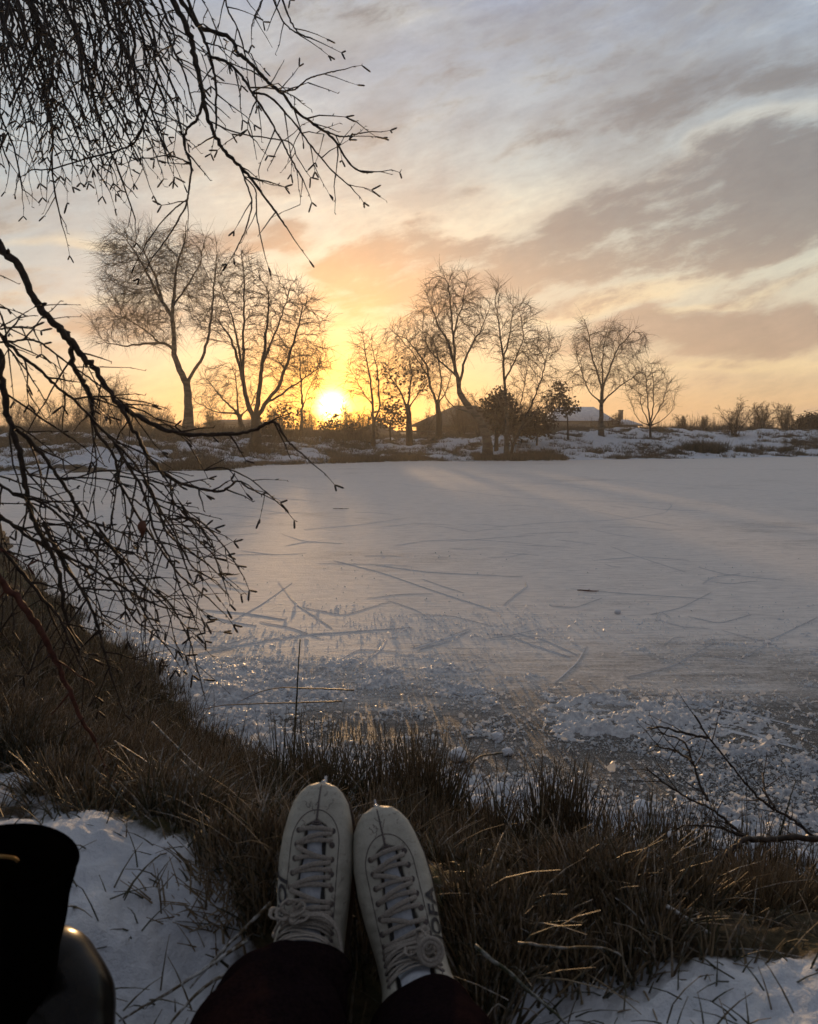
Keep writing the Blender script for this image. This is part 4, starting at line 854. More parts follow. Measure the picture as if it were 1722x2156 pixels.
mb = MB(); mb.tube(tp, np.linspace(.13, .05, len(tp)), 14); mb.build('trunk', MAT_FARBARK, fg, smooth=True)
def limb(pts, Y0, Y1, w0, w1, tw_den_, tw_len, lvl=1, droop=.06, start_h=None, spread=.75, nm='branch', matl=None, cat=.35, bias=(0, 0, 0), skip=0.0, lead=True, twr=.0024):
    low = pts[-1][1] > 700; tw_den = tw_den_ * (.66 if low else .95); tw_len = tw_len * (1.15 if low else .95)
    n = len(pts); W = np.array([P(x, y, Y0 + (Y1 - Y0) * i / (n - 1)) for i, (x, y) in enumerate(pts)])
    w = smooth_line(W, 6); rad_ = np.interp(np.linspace(0, 1, len(w)), [0, 1], [w0, w1]) / 2 / F * np.interp(np.linspace(0, 1, len(w)), [0, 1], [Y0, Y1])
    w[1:-1] += rg.normal(0, 1, (len(w) - 2, 3)) * (rad_[1:-1, None] * .30)
    full, fr = w, rad_
    if start_h is not None:
        s0 = TRUNK_B + np.array([.05, .02, start_h]); m_ = (s0 + w[0]) / 2 + np.array([rg.normal(0, .05), rg.normal(0, .12), (.12 if w[0][2] < 2.4 else .3) + rg.normal(0, .07)]); lead_ = smooth_line([s0, m_, w[0]], 7)[:-1]
        full = np.vstack([lead_, w]); fr = np.r_[np.linspace(rad_[0] * 1.5 + .004, rad_[0], len(lead_)), rad_]
    mb = MB(); fr = fr * (1 + .10 * rg.normal(size=len(fr)).clip(-1, 1.6)); mb.tube(full, fr, 9); sl, ck = SegList(), SegList()
    # knots
    for i in range(4, len(full) - 2, 5):
        if rg.uniform() < .6: v = unit(rg.normal(size=3)); mb.tube([full[i], full[i] + v * fr[i] * 1.5, full[i] + v * fr[i] * 2.0], [fr[i] * .7, fr[i] * .45, fr[i] * .15], 6)
    seglen = np.linalg.norm(np.diff(w, axis=0), axis=1); cum = np.r_[0, np.cumsum(seglen)]; t = cum[-1] * skip
    side = 1
    while t < cum[-1]:
        i = min(np.searchsorted(cum, t, 'right') - 1, len(seglen) - 1); f_ = (t - cum[i]) / seglen[i]; p = w[i] + (w[i + 1] - w[i]) * f_; d = unit(w[i + 1] - w[i])
        lat = unit(np.cross(d, np.array([0, 1., 0])) * side + rg.normal(0, .5, 3)); dd = unit(d * .8 + lat * spread + np.array(bias))
        twig(sl, ck, p, dd, tw_len * rg.uniform(.3, 1.15) * (1.1 - .75 * t / cum[-1]), min(twr, rad_[i] * .8), lvl, droop, cat)
        side = -side; t += rg.uniform(.5, 1.5) * tw_den
    twig(sl, ck, w[-1], unit(w[-1] - w[-2]), .02, .0016, 0, droop, .9)
    sl.into(mb, 5)
    if ck.a: ck.into(mb, 6)
    br = mb.build(nm, matl or MAT_TWIG, fg, smooth=True)
    return br
# limbs over the top of the picture
T = dict(droop=.07)
limb([(330, -70), (360, -10), (395, 60), (408, 110), (420, 165), (428, 210), (440, 255), (455, 290), (480, 325), (505, 350), (535, 385), (560, 420), (580, 445), (603, 478)], 2.2, 2.0, 6.0, 1.6, .12, .20, 0, .07, start_h=3.3, skip=.45)
limb([(428, 210), (415, 250), (392, 275), (390, 315), (402, 345), (398, 395), (392, 430), (365, 480), (337, 522)], 2.12, 2.0, 2.8, 1.4, .14, .10, 0)
limb([(402, 345), (375, 333), (345, 328), (318, 333)], 2.05, 2.0, 1.6, 1.2, .05, .05, 0); limb([(394, 420), (370, 437), (345, 462), (328, 484)], 2.05, 2.02, 1.5, 1.2, .12, .04, 0)
limb([(345, -60), (400, 30), (430, 60), (485, 80), (500, 110), (530, 135), (560, 170), (590, 195), (620, 230), (660, 262), (700, 290), (735, 343), (762, 362), (785, 362)], 2.4, 2.1, 4.4, 1.5, .10, .15, 1, .08, start_h=3.4, skip=.35)
limb([(655, 258), (690, 278), (720, 288), (740, 284), (762, 280)], 2.2, 2.15, 1.8, 1.2, .06, .06, 0); limb([(588, 192), (620, 188), (650, 165), (685, 155), (708, 149)], 2.2, 2.18, 1.6, 1.2, .12, .05, 0, 0)
limb([(370, -60), (420, 60), (440, 110), (452, 160), (455, 210), (455, 270)], 2.3, 2.2, 3.4, 2.0, .12, .16, 1, start_h=3.4); limb([(440, 118), (475, 130), (505, 155), (530, 195), (560, 240), (590, 290), (610, 330), (638, 378)], 2.25, 2.1, 3.0, 1.4, .07, .22, 1, .09)
limb([(530, 195), (570, 205), (620, 260), (650, 300), (700, 360), (738, 392)], 2.2, 2.1, 2.2, 1.3, .08, .16, 1); limb([(505, 350), (522, 395), (530, 430), (518, 480), (502, 515)], 2.05, 2.0, 1.8, 1.2, .12, .06, 0); limb([(515, 372), (538, 400), (540, 450), (549, 500)], 2.05, 2.0, 1.5, 1.1, .14, .05, 0)
limb([(575, -50), (592, -5), (610, 40), (630, 70), (658, 82)], 2.3, 2.25, 2.0, 1.4, .10, .08, 0, start_h=3.8); limb([(560, -40), (580, 10), (600, 50), (634, 76)], 2.3, 2.25, 1.6, 1.3, .10, .06, 0); limb([(560, -40), (552, 0), (538, 30), (530, 55)], 2.3, 2.25, 1.5, 1.2, .06, .06, 0)
limb([(470, -40), (480, 20), (500, 60), (515, 110), (520, 130)], 2.4, 2.3, 1.8, 1.2, .06, .14, 1); limb([(440, 255), (500, 280), (560, 290), (610, 300), (625, 330)], 2.15, 2.1, 1.5, 1.1, .09, .12, 0)
for (x0, x1, y1) in [(-50, -20, 300), (-40, 20, 350), (-20, 47, 400), (0, 60, 310), (-10, 90, 330), (10, 130, 472), (30, 110, 300), (30, 150, 335), (50, 100, 260), (60, 170, 340), (60, 225, 392), (80, 190, 300), (90, 240, 360),
                     (110, 200, 270), (120, 265, 330), (120, 285, 462), (140, 250, 290), (160, 300, 350), (180, 280, 280), (200, 330, 330), (200, 310, 260), (230, 340, 300), (240, 360, 330), (260, 350, 260), (280, 375, 240), (290, 385, 290), (310, 400, 200), (330, 400, 150), (60, 100, 180), (150, 190, 180), (240, 270, 180), (-30, 40, 200), (0, 20, 150), (90, 130, 140), (-50, 0, 240), (20, 70, 230)]:
    Y0 = rg.uniform(1.9, 3.0); xm = (x0 + x1) / 2 + rg.normal(0, 14)
    limb([(x0 - 40, -90), (x0, -20), ((x0 + xm) / 2 + rg.normal(0, 9), y1 * .25), (xm, y1 * .52), ((x1 + xm) / 2 + rg.normal(0, 8), y1 * .78), (x1, y1)], Y0, Y0 - .2, rg.uniform(2.2, 4.2), 1.3, .07, .26, 1 if y1 < 370 else 0, .10, start_h=3.0 + rg.uniform(0, 1.3), spread=.6, cat=.45)
# a few cross lines
limb([(330, 170), (290, 290), (250, 315), (180, 335), (110, 355), (65, 358)], 2.2, 2.3, 2.2, 1.2, .10, .10, 0); limb([(20, 225), (45, 170), (75, 110), (90, 60)], 2.3, 2.4, 2.0, 2.4, .12, .12, 0)
# the arching limbs on the left
limb([(-90, 380), (-30, 470), (0, 515), (45, 570), (75, 635), (110, 675), (140, 705), (170, 745), (200, 780), (250, 850), (300, 882), (350, 905), (400, 914), (470, 915), (520, 910), (560, 893), (582, 890), (597, 915), (614, 937), (636, 955)], 2.0, 1.7, 8.6, 1.6, .15, .12, 0, .05, start_h=2.1, skip=.45)
limb([(250, 850), (268, 880), (290, 920), (320, 970), (370, 1012), (430, 1030), (470, 1033), (500, 1012), (520, 1025), (545, 1038)], 1.85, 1.75, 4.6, 1.4, .06, .17, 1, .09)
limb([(125, 690), (145, 720), (155, 765), (170, 800), (190, 830), (195, 870), (205, 910), (240, 960), (250, 1010)], 1.9, 1.85, 6.0, 2.6, .09, .2, 1, .06)
limb([(-60, 650), (0, 705), (40, 745), (85, 780), (120, 815), (165, 850), (215, 905), (260, 950), (300, 1000), (330, 1060), (350, 1120), (400, 1160), (440, 1190)], 1.8, 1.7, 3.6, 1.6, .07, .20, 1, .07, start_h=1.9)
limb([(-40, 690), (-5, 740), (5, 800), (15, 870), (25, 900), (42, 960), (55, 1030), (65, 1080), (90, 1130), (115, 1180), (130, 1240), (140, 1300), (170, 1380)], 1.75, 1.65, 7.0, 3.4, .12, .24, 1, .03, start_h=1.8)
limb([(25, 895), (60, 925), (100, 970), (140, 1030), (170, 1080), (200, 1120), (250, 1170), (300, 1230), (350, 1275)], 1.75, 1.7, 4.4, 1.8, .07, .22, 1, .07)
limb([(-60, 720), (10, 720), (60, 715), (90, 725), (130, 755), (180, 790), (215, 815), (260, 850), (300, 900)], 1.7, 1.7, 2.4, 1.4, .09, .14, 1, .06, start_h=1.9)
limb([(240, 930), (270, 980), (300, 1030), (315, 1080), (330, 1130), (360, 1180), (380, 1240), (405, 1290)], 1.8, 1.7, 3.4, 1.4, .06, .20, 1, .09)
limb([(-60, 1060), (0, 1085), (60, 1130), (120, 1160), (180, 1190), (240, 1225), (300, 1260), (350, 1280)], 1.7, 1.65, 4.0, 1.6, .07, .18, 1, .06, start_h=1.2)
limb([(-50, 1080), (0, 1150), (50, 1210), (90, 1260), (125, 1300), (150, 1360), (180, 1420)], 1.65, 1.6, 4.4, 2.0, .07, .22, 1, .02, start_h=1.1)
limb([(90, 1100), (130, 1180), (170, 1240), (200, 1300), (220, 1370), (240, 1440)], 1.7, 1.6, 4.4, 2.0, .07, .2, 1, .03); limb([(-40, 990), (30, 1040), (90, 1060), (150, 1110), (200, 1170), (250, 1240), (280, 1300), (330, 1340)], 1.7, 1.65, 3.2, 1.4, .07, .2, 1, .06, start_h=1.4)
limb([(300, 1010), (360, 1110), (400, 1185), (430, 1210)], 1.75, 1.7, 2.4, 1.4, .05, .18, 1, .10); limb([(355, 1095), (400, 1090), (430, 1105), (455, 1130), (475, 1155), (486, 1170)], 1.72, 1.68, 2.2, 1.4, .07, .08, 0, .08); limb([(330, 1080), (380, 1100), (420, 1140), (450, 1170), (464, 1205)], 1.72, 1.68, 2.0, 1.3, .06, .10, 0, .10)
limb([(240, 1000), (300, 1100), (370, 1200), (400, 1230), (440, 1260)], 1.8, 1.7, 2.6, 1.4, .05, .16, 1, .09); limb([(330, 1240), (370, 1290), (400, 1350), (412, 1400)], 1.68, 1.62, 1.8, 1.2, .06, .1, 0, .10); limb([(200, 1100), (260, 1190), (300, 1280), (340, 1350)], 1.75, 1.65, 2.6, 1.4, .05, .2, 1, .07)
limb([(-60, 560), (-30, 620), (0, 660), (12, 700), (18, 740)], 1.6, 1.6, 2.2, 1.4, .04, .08, 0, .08, start_h=1.9); limb([(60, 1000), (140, 1010), (220, 990), (290, 1000)], 1.75, 1.75, 2.0, 1.2, .07, .16, 0, .03)
limb([(430, 990), (470, 985), (520, 1005), (560, 1035)], 1.8, 1.75, 1.6, 1.2, .08, .08, 0, .08); limb([(0, 1330), (60, 1240), (110, 1170)], 1.65, 1.7, 1.8, 1.2, .06, .16, 0, -.03); limb([(60, 1420), (110, 1300), (170, 1230), (230, 1180)], 1.6, 1.7, 1.6, 1.1, .06, .16, 0, -.02)
limb([(-60, 1130), (-10, 1210), (40, 1265), (80, 1320), (105, 1370), (135, 1430), (165, 1500), (200, 1560)], 1.55, 1.6, 8.0, 4.0, .22, .10, 0, .0, start_h=.5, matl=MAT_REDSTEM, nm='red_branch')
# the one withered leaf
p = P(299, 1108, 1.7); mb = MB(); t = np.linspace(0, 1, 9); wv = .009 * np.sin(t * math.pi) ** .7 * (1.25 - .5 * t); V = []
for i in range(9): V.append([p + np.array([-wv[i], .003 * math.cos(i), .014 - .036 * t[i]]), p + np.array([0, -.004, .014 - .036 * t[i]]), p + np.array([wv[i], .004 * math.sin(i), .014 - .036 * t[i]])])
mb.grid(np.array(V), 9, 3); mb.segs([p + [0, 0, .014]], [p + [.004, 0, .03]], .0007, .0007, 5); mb.build('leaf', simple('rust leaf', (.10, .03, .015), (.18, .06, .03), .6, 80), fg)

# ------------------------------------------------------------------ rushes and grass of the near bank
rg = np.random.default_rng(909)
mb = MB(); N = 100000; by = 1 / rg.uniform(1 / 8.2, 1 / .85, N); bx = by * rg.uniform(-1.0, 1.0, N); bs = sdist(bx, by)
legs_ = [((-.17, 1.12), (-.22, .30)), ((.0, 1.10), (.05, .3)), ((-.5, .86), (-.4, .84))]
def near_leg(x, y, rr=.085):
    m_ = np.zeros(np.shape(x), bool)
    for a, b in legs_:
        a, b = np.array(a), np.array(b); d = b - a; t = np.clip(((x - a[0]) * d[0] + (y - a[1]) * d[1]) / (d @ d), 0, 1); m_ |= np.hypot(x - a[0] - t * d[0], y - a[1] - t * d[1]) < rr
    return m_
pv_ = -2 * near_leg(bx, by) + veg_near(bx, by, bs) + .45 * (fbm(bx * 2.2, by * 2.2, 3, 91) - .5); keep = (bs > -.06) & (bs < 4) & (by < 8) & (pv_ > .52) & (rg.uniform(size=N) < np.where(bx > -.45, .13, 1.0) + .35 * np.exp(-np.abs(bs - .8) / .5)) & ((bx < -.3) | (bs > .35 * vnoise(bx * 3.5, by * 3.5, 95) - .05)) & ((bx < -.35) | (bs > .55) | (rg.uniform(size=N) < .38)); bx, by, bs = bx[keep], by[keep], bs[keep]
fine_ = .22 * ((bx < -.3) & (by > 1.9)) + vnoise(bx * 6.5, by * 6.5, 92) + .3 * (vnoise(bx * 20, by * 20, 96) - .5) > np.where(bx > -.1, .56, .50); bx, by, bs = bx[fine_][:26000], by[fine_][:26000], bs[fine_][:26000]; bz = np.maximum(height(bx, by, bs), -.01) - .01
base_ = np.stack([bx, by, bz], 1); ll = vnoise(bx * 1.3, by * 1.3, 93)
blades(mb, base_, 6, (.05 + .07 * ll) * (.6 + .4 * sstep(bs, .2, .7) + .3 * (bx < -.4)), .03, rg, .0026, .48, (.2, 1.0), .45, 3, 3, .4)
cx_ = rg.uniform(-1.0, 1.7, 60); cs_ = np.array([(x_, y_) for x_ in cx_[:36] for y_ in [rg.uniform(1.45, 3.3)]]); cd_ = sdist(cs_[:, 0], cs_[:, 1]); cs_ = cs_[(cd_ > .02) & (cd_ < .75)]
for x_, y_ in cs_:
    nb = 26; xx_ = x_ + rg.normal(0, .035, nb); yy_ = y_ + rg.normal(0, .03, nb); blades(mb, np.stack([xx_, yy_, np.maximum(height(xx_, yy_), 0) - .02], 1), 4, rg.uniform(.09, .19), .012, rg, .0026, .35, (.35, 1.0), .45, 4, 3, .25)
k_ = rg.uniform(size=len(base_)) < np.where(bx < -.3, .20, .10); blades(mb, base_[k_], 3, .10 + .12 * rg.uniform(size=k_.sum()), .04, rg, .0019, 1.7, (.0, 1.0), 1.0, 3, 4, 1.5)
k_ = (bs < .45) & (rg.uniform(size=len(bs)) < .10); blades(mb, base_[k_], 1, .22 + .08 * rg.uniform(size=k_.sum()), .03, rg, .0019, .5, (.05, .5), .15, 3, 4, .5)
tag(mb.build('rushes', MAT_GRASS), kind='stuff', label='dark matted rushes and dead grass covering the near bank', cat='rushes')
# short frosted litter lying on the snow patches
mb = MB(); N = 1300; lx = rg.uniform(-1.1, .8, N); ly = rg.uniform(.72, 1.7, N); lz = height(lx, ly); blades(mb, np.stack([lx, ly, lz], 1), 1, .08, .03, rg, .0014, 2.6, (.1, .6), .5, 3, 3, 1.4)
tag(mb.build('grass_litter', MAT_GRASS), kind='stuff', label='thin loose stems lying on the trodden snow beside the boots', cat='grass')
def rclump(xd, Y, n, H, sp, lean, label, hue=(.3, .85), fr=.25, wr=.0024):
    mb = MB(); x = P(xd, 1750, Y)[0]; s0 = np.stack([x + rg.normal(0, sp, n // 6), Y + rg.normal(0, sp * .6, n // 6)], 1); ss = sdist(s0[:, 0], s0[:, 1])
    b = np.stack([s0[:, 0], s0[:, 1], np.maximum(height(s0[:, 0], s0[:, 1], ss), 0) - .02], 1); blades(mb, b, 6, H * .84, .012, rg, wr, lean, hue, fr, 4, 3, .35)
    tag(mb.build('rush_clump', MAT_GRASS, origin=(x, Y, max(0, h1(x, Y)))), label, 'rush clump', 'rush clumps on the near bank')
rclump(895, 2.25, 420, .36, .055, .30, 'tall dense rush clump right above the right skate', (.3, .8)); rclump(1175, 2.02, 260, .34, .035, .16, 'narrow upright dark rush clump in the middle of the right bank', (.2, .7))
rclump(1100, 2.1, 110, .30, .07, .35, 'loose rush clump left of the narrow upright dark one'); rclump(1270, 2.0, 160, .26, .08, .35, 'short brown rush clump right of the narrow upright dark one', (.5, .95))
rclump(700, 2.35, 190, .34, .08, .5, 'thin rush clump behind the left skate toe', (.1, .6)); rclump(650, 2.45, 160, .40, .08, .45, 'rush clump with tall single stems left of the left skate toe', (.0, .5))
rclump(780, 2.2, 150, .36, .06, .4, 'rush clump with a pair of tall stems between the two skate toes', (.1, .6)); rclump(1440, 1.85, 240, .27, .09, .4, 'rush clump behind the bend of the fallen branch', (.2, .8)); rclump(1620, 1.85, 220, .26, .08, .4, 'rush clump near the right edge above the fallen branch', (.2, .8))
rclump(1620, 1.45, 520, .15, .055, .55, 'low bristly orange brown grass tuft at the right below the fallen branch', (.65, 1.0), .2, .0018); rclump(380, 2.55, 420, .22, .12, .5, 'brown stubbly rush clump at the end of the left bank', (.55, 1.0), .3); rclump(250, 2.3, 420, .22, .15, .6, 'frost tipped brown rush clump in the middle of the left bank', (.5, 1.0), .45)
rclump(470, 2.45, 300, .22, .09, .6, 'brown rush clump between the left bank and the skates', (.5, .95), .3); rclump(370, 1.45, 120, .17, .035, .6, 'small frosted tuft on the snow left of the skates', (.1, .6), .8); rclump(60, 1.9, 240, .2, .1, .6, 'frosted green tuft above the black boot', (.0, .5), .7)
rclump(470, 1.22, 260, .10, .04, 1.4, 'flattened pale dead grass tuft beside the left skate', (.7, 1.0), .6, .0016); rclump(1300, 1.42, 160, .12, .05, 1.3, 'flattened frosted tuft right of the right skate heel', (.3, .9), .9, .0018); rclump(1180, 1.6, 260, .16, .1, .9, 'matted dark tuft right of the right skate', (.1, .7), .6)
def stalk(pts, Y0, Y1, r, label, c=(.45, .6, .1), name='rush_stalk', matl=None):
    n = len(pts); w = smooth_line([P(x, y, Y0 + (Y1 - Y0) * i / (n - 1)) for i, (x, y) in enumerate(pts)], 6, .0006); mb = MB(); mb.tube(w, np.linspace(r, r * .45, len(w)), 6, c=c)
    return tag(mb.build(name, matl or MAT_GRASS, origin=w[0]), label, 'stalk', 'single stalks on the near bank')
stalk([(618, 1600), (624, 1480), (632, 1345)], 2.7, 2.75, .0042, 'tall dark vertical rush stalk standing alone above the left skate', (.15, .3, 0))
stalk([(745, 1453), (650, 1449), (570, 1450), (500, 1478)], 2.9, 3.1, .003, 'upper of two reddish stems lying level over the ice', (.9, .9, 0)); stalk([(720, 1476), (600, 1480), (480, 1484), (430, 1492)], 2.85, 3.0, .003, 'lower of two reddish stems lying level over the ice', (.9, .9, .1))
stalk([(1010, 1760), (960, 1680), (1000, 1600), (1058, 1585)][::-1][:3], 2.1, 2.0, .0028, 'bent dry stalk leaning right beside the tall rush clump', (.5, .5, .2)); stalk([(1130, 1850), (1200, 1700), (1245, 1612)], 1.95, 2.1, .0028, 'yellowish dry stalk leaning right over the shore', (1.0, .9, .1))
stalk([(1640, 1760), (1660, 1690), (1675, 1645)], 1.8, 1.85, .0026, 'single green stalk near the right edge', (.0, .2, .1)); stalk([(905, 1770), (1000, 1785), (1100, 1800), (1180, 1830)], 1.8, 1.75, .0028, 'pale frosted stem lying right of the right skate', (.6, .4, 1)); stalk([(395, 1795), (480, 1800), (585, 1800)], 1.4, 1.4, .0026, 'pale straw pointing at the left skate', (.9, .9, .8))
stalk([(1090, 1985), (1180, 1995), (1290, 2000), (1330, 2060)], 1.05, 1.0, .002, 'straw lying on the snow patch at the lower right', (.5, .5, .5)); stalk([(1000, 1990), (1120, 2090), (1220, 2180)], 1.0, .9, .003, 'dark stem crossing the snow patch at the lower right', (.1, .2, .4)); stalk([(1400, 1905), (1560, 2010), (1660, 2090)], 1.2, 1.1, .003, 'pale frosted stem in the dark grass at the lower right', (.5, .4, 1))
# frost on the bent stems just left of the skates
for i, (a, b, c_, Y) in enumerate([((240, 1560), (330, 1620), (430, 1700), 2.0), ((380, 1600), (440, 1660), (560, 1740), 1.9), ((420, 1680), (500, 1730), (590, 1790), 1.7), ((320, 1520), (400, 1600), (460, 1650), 2.1), ((130, 1640), (240, 1690), (350, 1790), 1.8), ((20, 1660), (110, 1690), (200, 1760), 1.9), ((560, 2010), (430, 2080), (330, 2190), 1.05), ((520, 1980), (400, 2060), (250, 2150), 1.1), ((570, 1900), (470, 2000), (400, 2080), 1.15)]):
    stalk([a, b, c_], Y, Y - .12, .003, ['highest', 'second highest', 'middle', 'steepest', 'lower', 'lowest', 'first thick', 'second thick', 'third thick'][i] + (' frosted stem slanting down right across the left grass' if i < 6 else ' bent stem sweeping from the skates to the lower left snow'), (.6, .4, .95))

# the bare fallen branch at the lower right
fbr = empty('fallen_branch', P(1740, 1770, 1.75)); tag(fbr, 'bare dark branch lying over the rushes at the lower right', 'branch'); sl, ck = SegList(), SegList()
def fb(pts, Y0, Y1, w0, w1, dens=.09, L=.05):
    n = len(pts); w = smooth_line([P(x, y, Y0 + (Y1 - Y0) * i / (n - 1)) for i, (x, y) in enumerate(pts)], 6, .0012); r = np.linspace(w0, w1, len(w)) / 2 / F * np.linspace(Y0, Y1, len(w)); mb.tube(w, r * (1 + .1 * rg.normal(size=len(w)).clip(-1, 1.5)), 8)
    for i in range(3, len(w) - 1, 4): twig(sl, ck, w[i], unit(unit(w[i + 1] - w[i]) + rg.normal(0, .6, 3)), L * rg.uniform(.4, 1.3), .0014, 0, 0, .1)
mb = MB(); fb([(1760, 1768), (1722, 1766), (1660, 1764), (1600, 1768), (1572, 1764), (1545, 1785), (1500, 1815), (1440, 1850), (1400, 1880), (1300, 1930), (1180, 1985), (1090, 2035)], 1.75, 1.35, 7.5, 2.4); main_ = mb
for q_ in ([(1714, 1762), (1674, 1727), (1639, 1708), (1607, 1688), (1568, 1649), (1533, 1602), (1494, 1555), (1462, 1505)], [(1494, 1553), (1443, 1545), (1400, 1532), (1362, 1533)], [(1490, 1685), (1474, 1653), (1459, 1606), (1439, 1563), (1385, 1541)], [(1630, 1700), (1611, 1665), (1605, 1627)], [(1572, 1762), (1537, 1751), (1510, 1741), (1439, 1739), (1404, 1768)], [(1572, 1762), (1557, 1751), (1529, 1727), (1490, 1700), (1453, 1681), (1400, 1650), (1360, 1615)], [(1350, 1905), (1345, 1930), (1337, 1985), (1330, 2040), (1310, 2079)], [(1459, 1606), (1430, 1585), (1380, 1570)]):
    mb = MB(); yb = 1.75 if q_[0][0] > 1400 else 1.5; fb(q_, yb, yb + .12, 3.2, 1.4); mb.build('side_branch', MAT_TWIG, fbr, smooth=True)
sl.into(main_, 5); main_.build('stem', MAT_TWIG, fbr, smooth=True)

# ------------------------------------------------------------------ the seated person: legs and white skates
def m_leather(q, b):
    c, ch = attr(q); p = objc(q); nz = q.noise(p, 35, 6, .65)[0]; sc = q.noise(p, 90, 4, .7, 1.5)[0]; n3 = q.noise(p, 14, 3, .6)[0]
    col_ = q.mix(q.smooth(nz, .3, .7), (.33, .32, .275, 1), (.43, .415, .36, 1))
    col_ = q.mix(q.m('MULTIPLY', q.smooth(sc, .54, .70), q.smooth(n3, .40, .62, .15, .9)), col_, (.15, .135, .12, 1))
    col_ = q.mix(ch[0], col_, (.012, .011, .012, 1)); q.put(b.inputs['Base Color'], col_)  # gap shade put into the colour: recess floor beside the tongue near black
    q.put(b.inputs['Roughness'], q.smooth(nz, .3, .7, .34, .5)); b.inputs['Specular IOR Level'].default_value = .5
    bump(q, b, q.m('ADD', nz, q.m('MULTIPLY', sc, .5)), .5, .004)
MAT_LEATHER = mat('worn white leather', m_leather)
MAT_TONGUE = simple('pale tongue lining', (.34, .37, .43), (.44, .47, .52), .75, 160, .5, .001)
MAT_LACE = simple('dirty cotton lace', (.22, .195, .175), (.34, .31, .275), .9, 500, .8, .0008)
MAT_INK = simple('black ink', (.008, .010, .02), None, .4, 50, .0)
MAT_STITCH = simple('dark stitching', (.07, .06, .06), (.12, .10, .10), .8, 300, .3, .0005)
MAT_STEEL = simple('skate steel', (.5, .5, .52), (.62, .62, .63), .22, 60, .1, .0005, metal=1.0)
MAT_SOLE = simple('dark leather sole', (.03, .02, .015), (.06, .04, .03), .5, 60, .3, .001)
MAT_TROUSER = simple('dark maroon cloth', (.006, .004, .005), (.012, .007, .009), .95, 220, .6, .002, spec=.0)
KT = np.array([0, .006, .015, .03, .05, .08, .115, .155, .20, .235, .27, .31, .36, .42]); KW = np.array([.006, .022, .031, .040, .0455, .051, .053, .051, .047, .046, .047, .051, .056, .060])
KU = np.array([.003, .011, .018, .025, .031, .037, .041, .046, .050, .050, .045, .043, .045, .047]); KD = np.array([.003, .010, .014, .018, .020, .022, .026, .034, .058, .066, .060, .050, .048, .050])
class Boot:
    def __init__(s, O, toe, knee, cup):
        s.O = np.array(O); T = np.array(toe) - s.O; s.len = np.linalg.norm(T); s.T = T / s.len; A = unit(np.array(knee) - s.O); s.Wd = unit(np.cross(s.T, -A) * 1.0)
        s.Wd = unit(np.cross(A, s.T)); 
        if s.Wd[0] < 0: s.Wd = -s.Wd
        a = s.len - .03; pth = []
        B0 = s.O + s.T * .05; B2 = s.O + A * .07
        for t in np.linspace(0, 1, 30): pth.append(s.O + s.T * (s.len + (.05 - s.len) * t))
        for t in np.linspace(0, 1, 24)[1:]: pth.append((1 - t) ** 2 * B0 + 2 * t * (1 - t) * s.O + t * t * B2)
        for t in np.linspace(0, 1, 14)[1:]: pth.append(B2 + A * (.085 * t))
        s.c = np.array(pth); s.s = np.r_[0, np.cumsum(np.linalg.norm(np.diff(s.c, axis=0), axis=1))]; s.tg = np.gradient(s.c, axis=0); s.tg /= np.linalg.norm(s.tg, axis=1, keepdims=True)
        up = np.cross(s.tg, s.Wd); up *= np.sign((up[0]).dot(A)); s.up = up; s.k = .232 / (s.len)  # scale tables to this foot length
    def sec(s, t):
        c = np.array([np.interp(t, s.s, s.c[:, k]) for k in range(3)]); u = unit(np.array([np.interp(t, s.s, s.up[:, k]) for k in range(3)]))
        tt = t * s.k; return c, u, np.interp(tt, KT, KW), np.interp(tt, KT, KU), np.interp(tt, KT, KD)
    def pt(s, t, phi, lift=0.0):
        c, u, w, a, b = s.sec(t); cx, sx = math.cos(phi), math.sin(phi); x = math.copysign(abs(cx) ** .86, cx) * w; y = (abs(sx) ** .82 * a) if sx > 0 else -(abs(sx) ** .55 * b)
        n = unit(s.Wd * cx / w + u * sx / (a if sx > 0 else b)); return c + s.Wd * x + u * y + n * lift
    def at(s, t, x, lift=0.0):
        c, u, w, a, b = s.sec(t); phi = math.acos(max(-1, min(1, math.copysign(min(1, abs(x) / w) ** (1 / .86), x)))); return s.pt(t, phi, lift)
def gapw(t): return .0155 * float(sstep(t, .052, .064)) + .010 * float(sstep(t, .06, .25))
person = empty('person', (0.0, -.25, h1(0, -.25))); tag(person, 'person in dark trousers and worn white ice skates stretching both legs towards the pond', 'person')
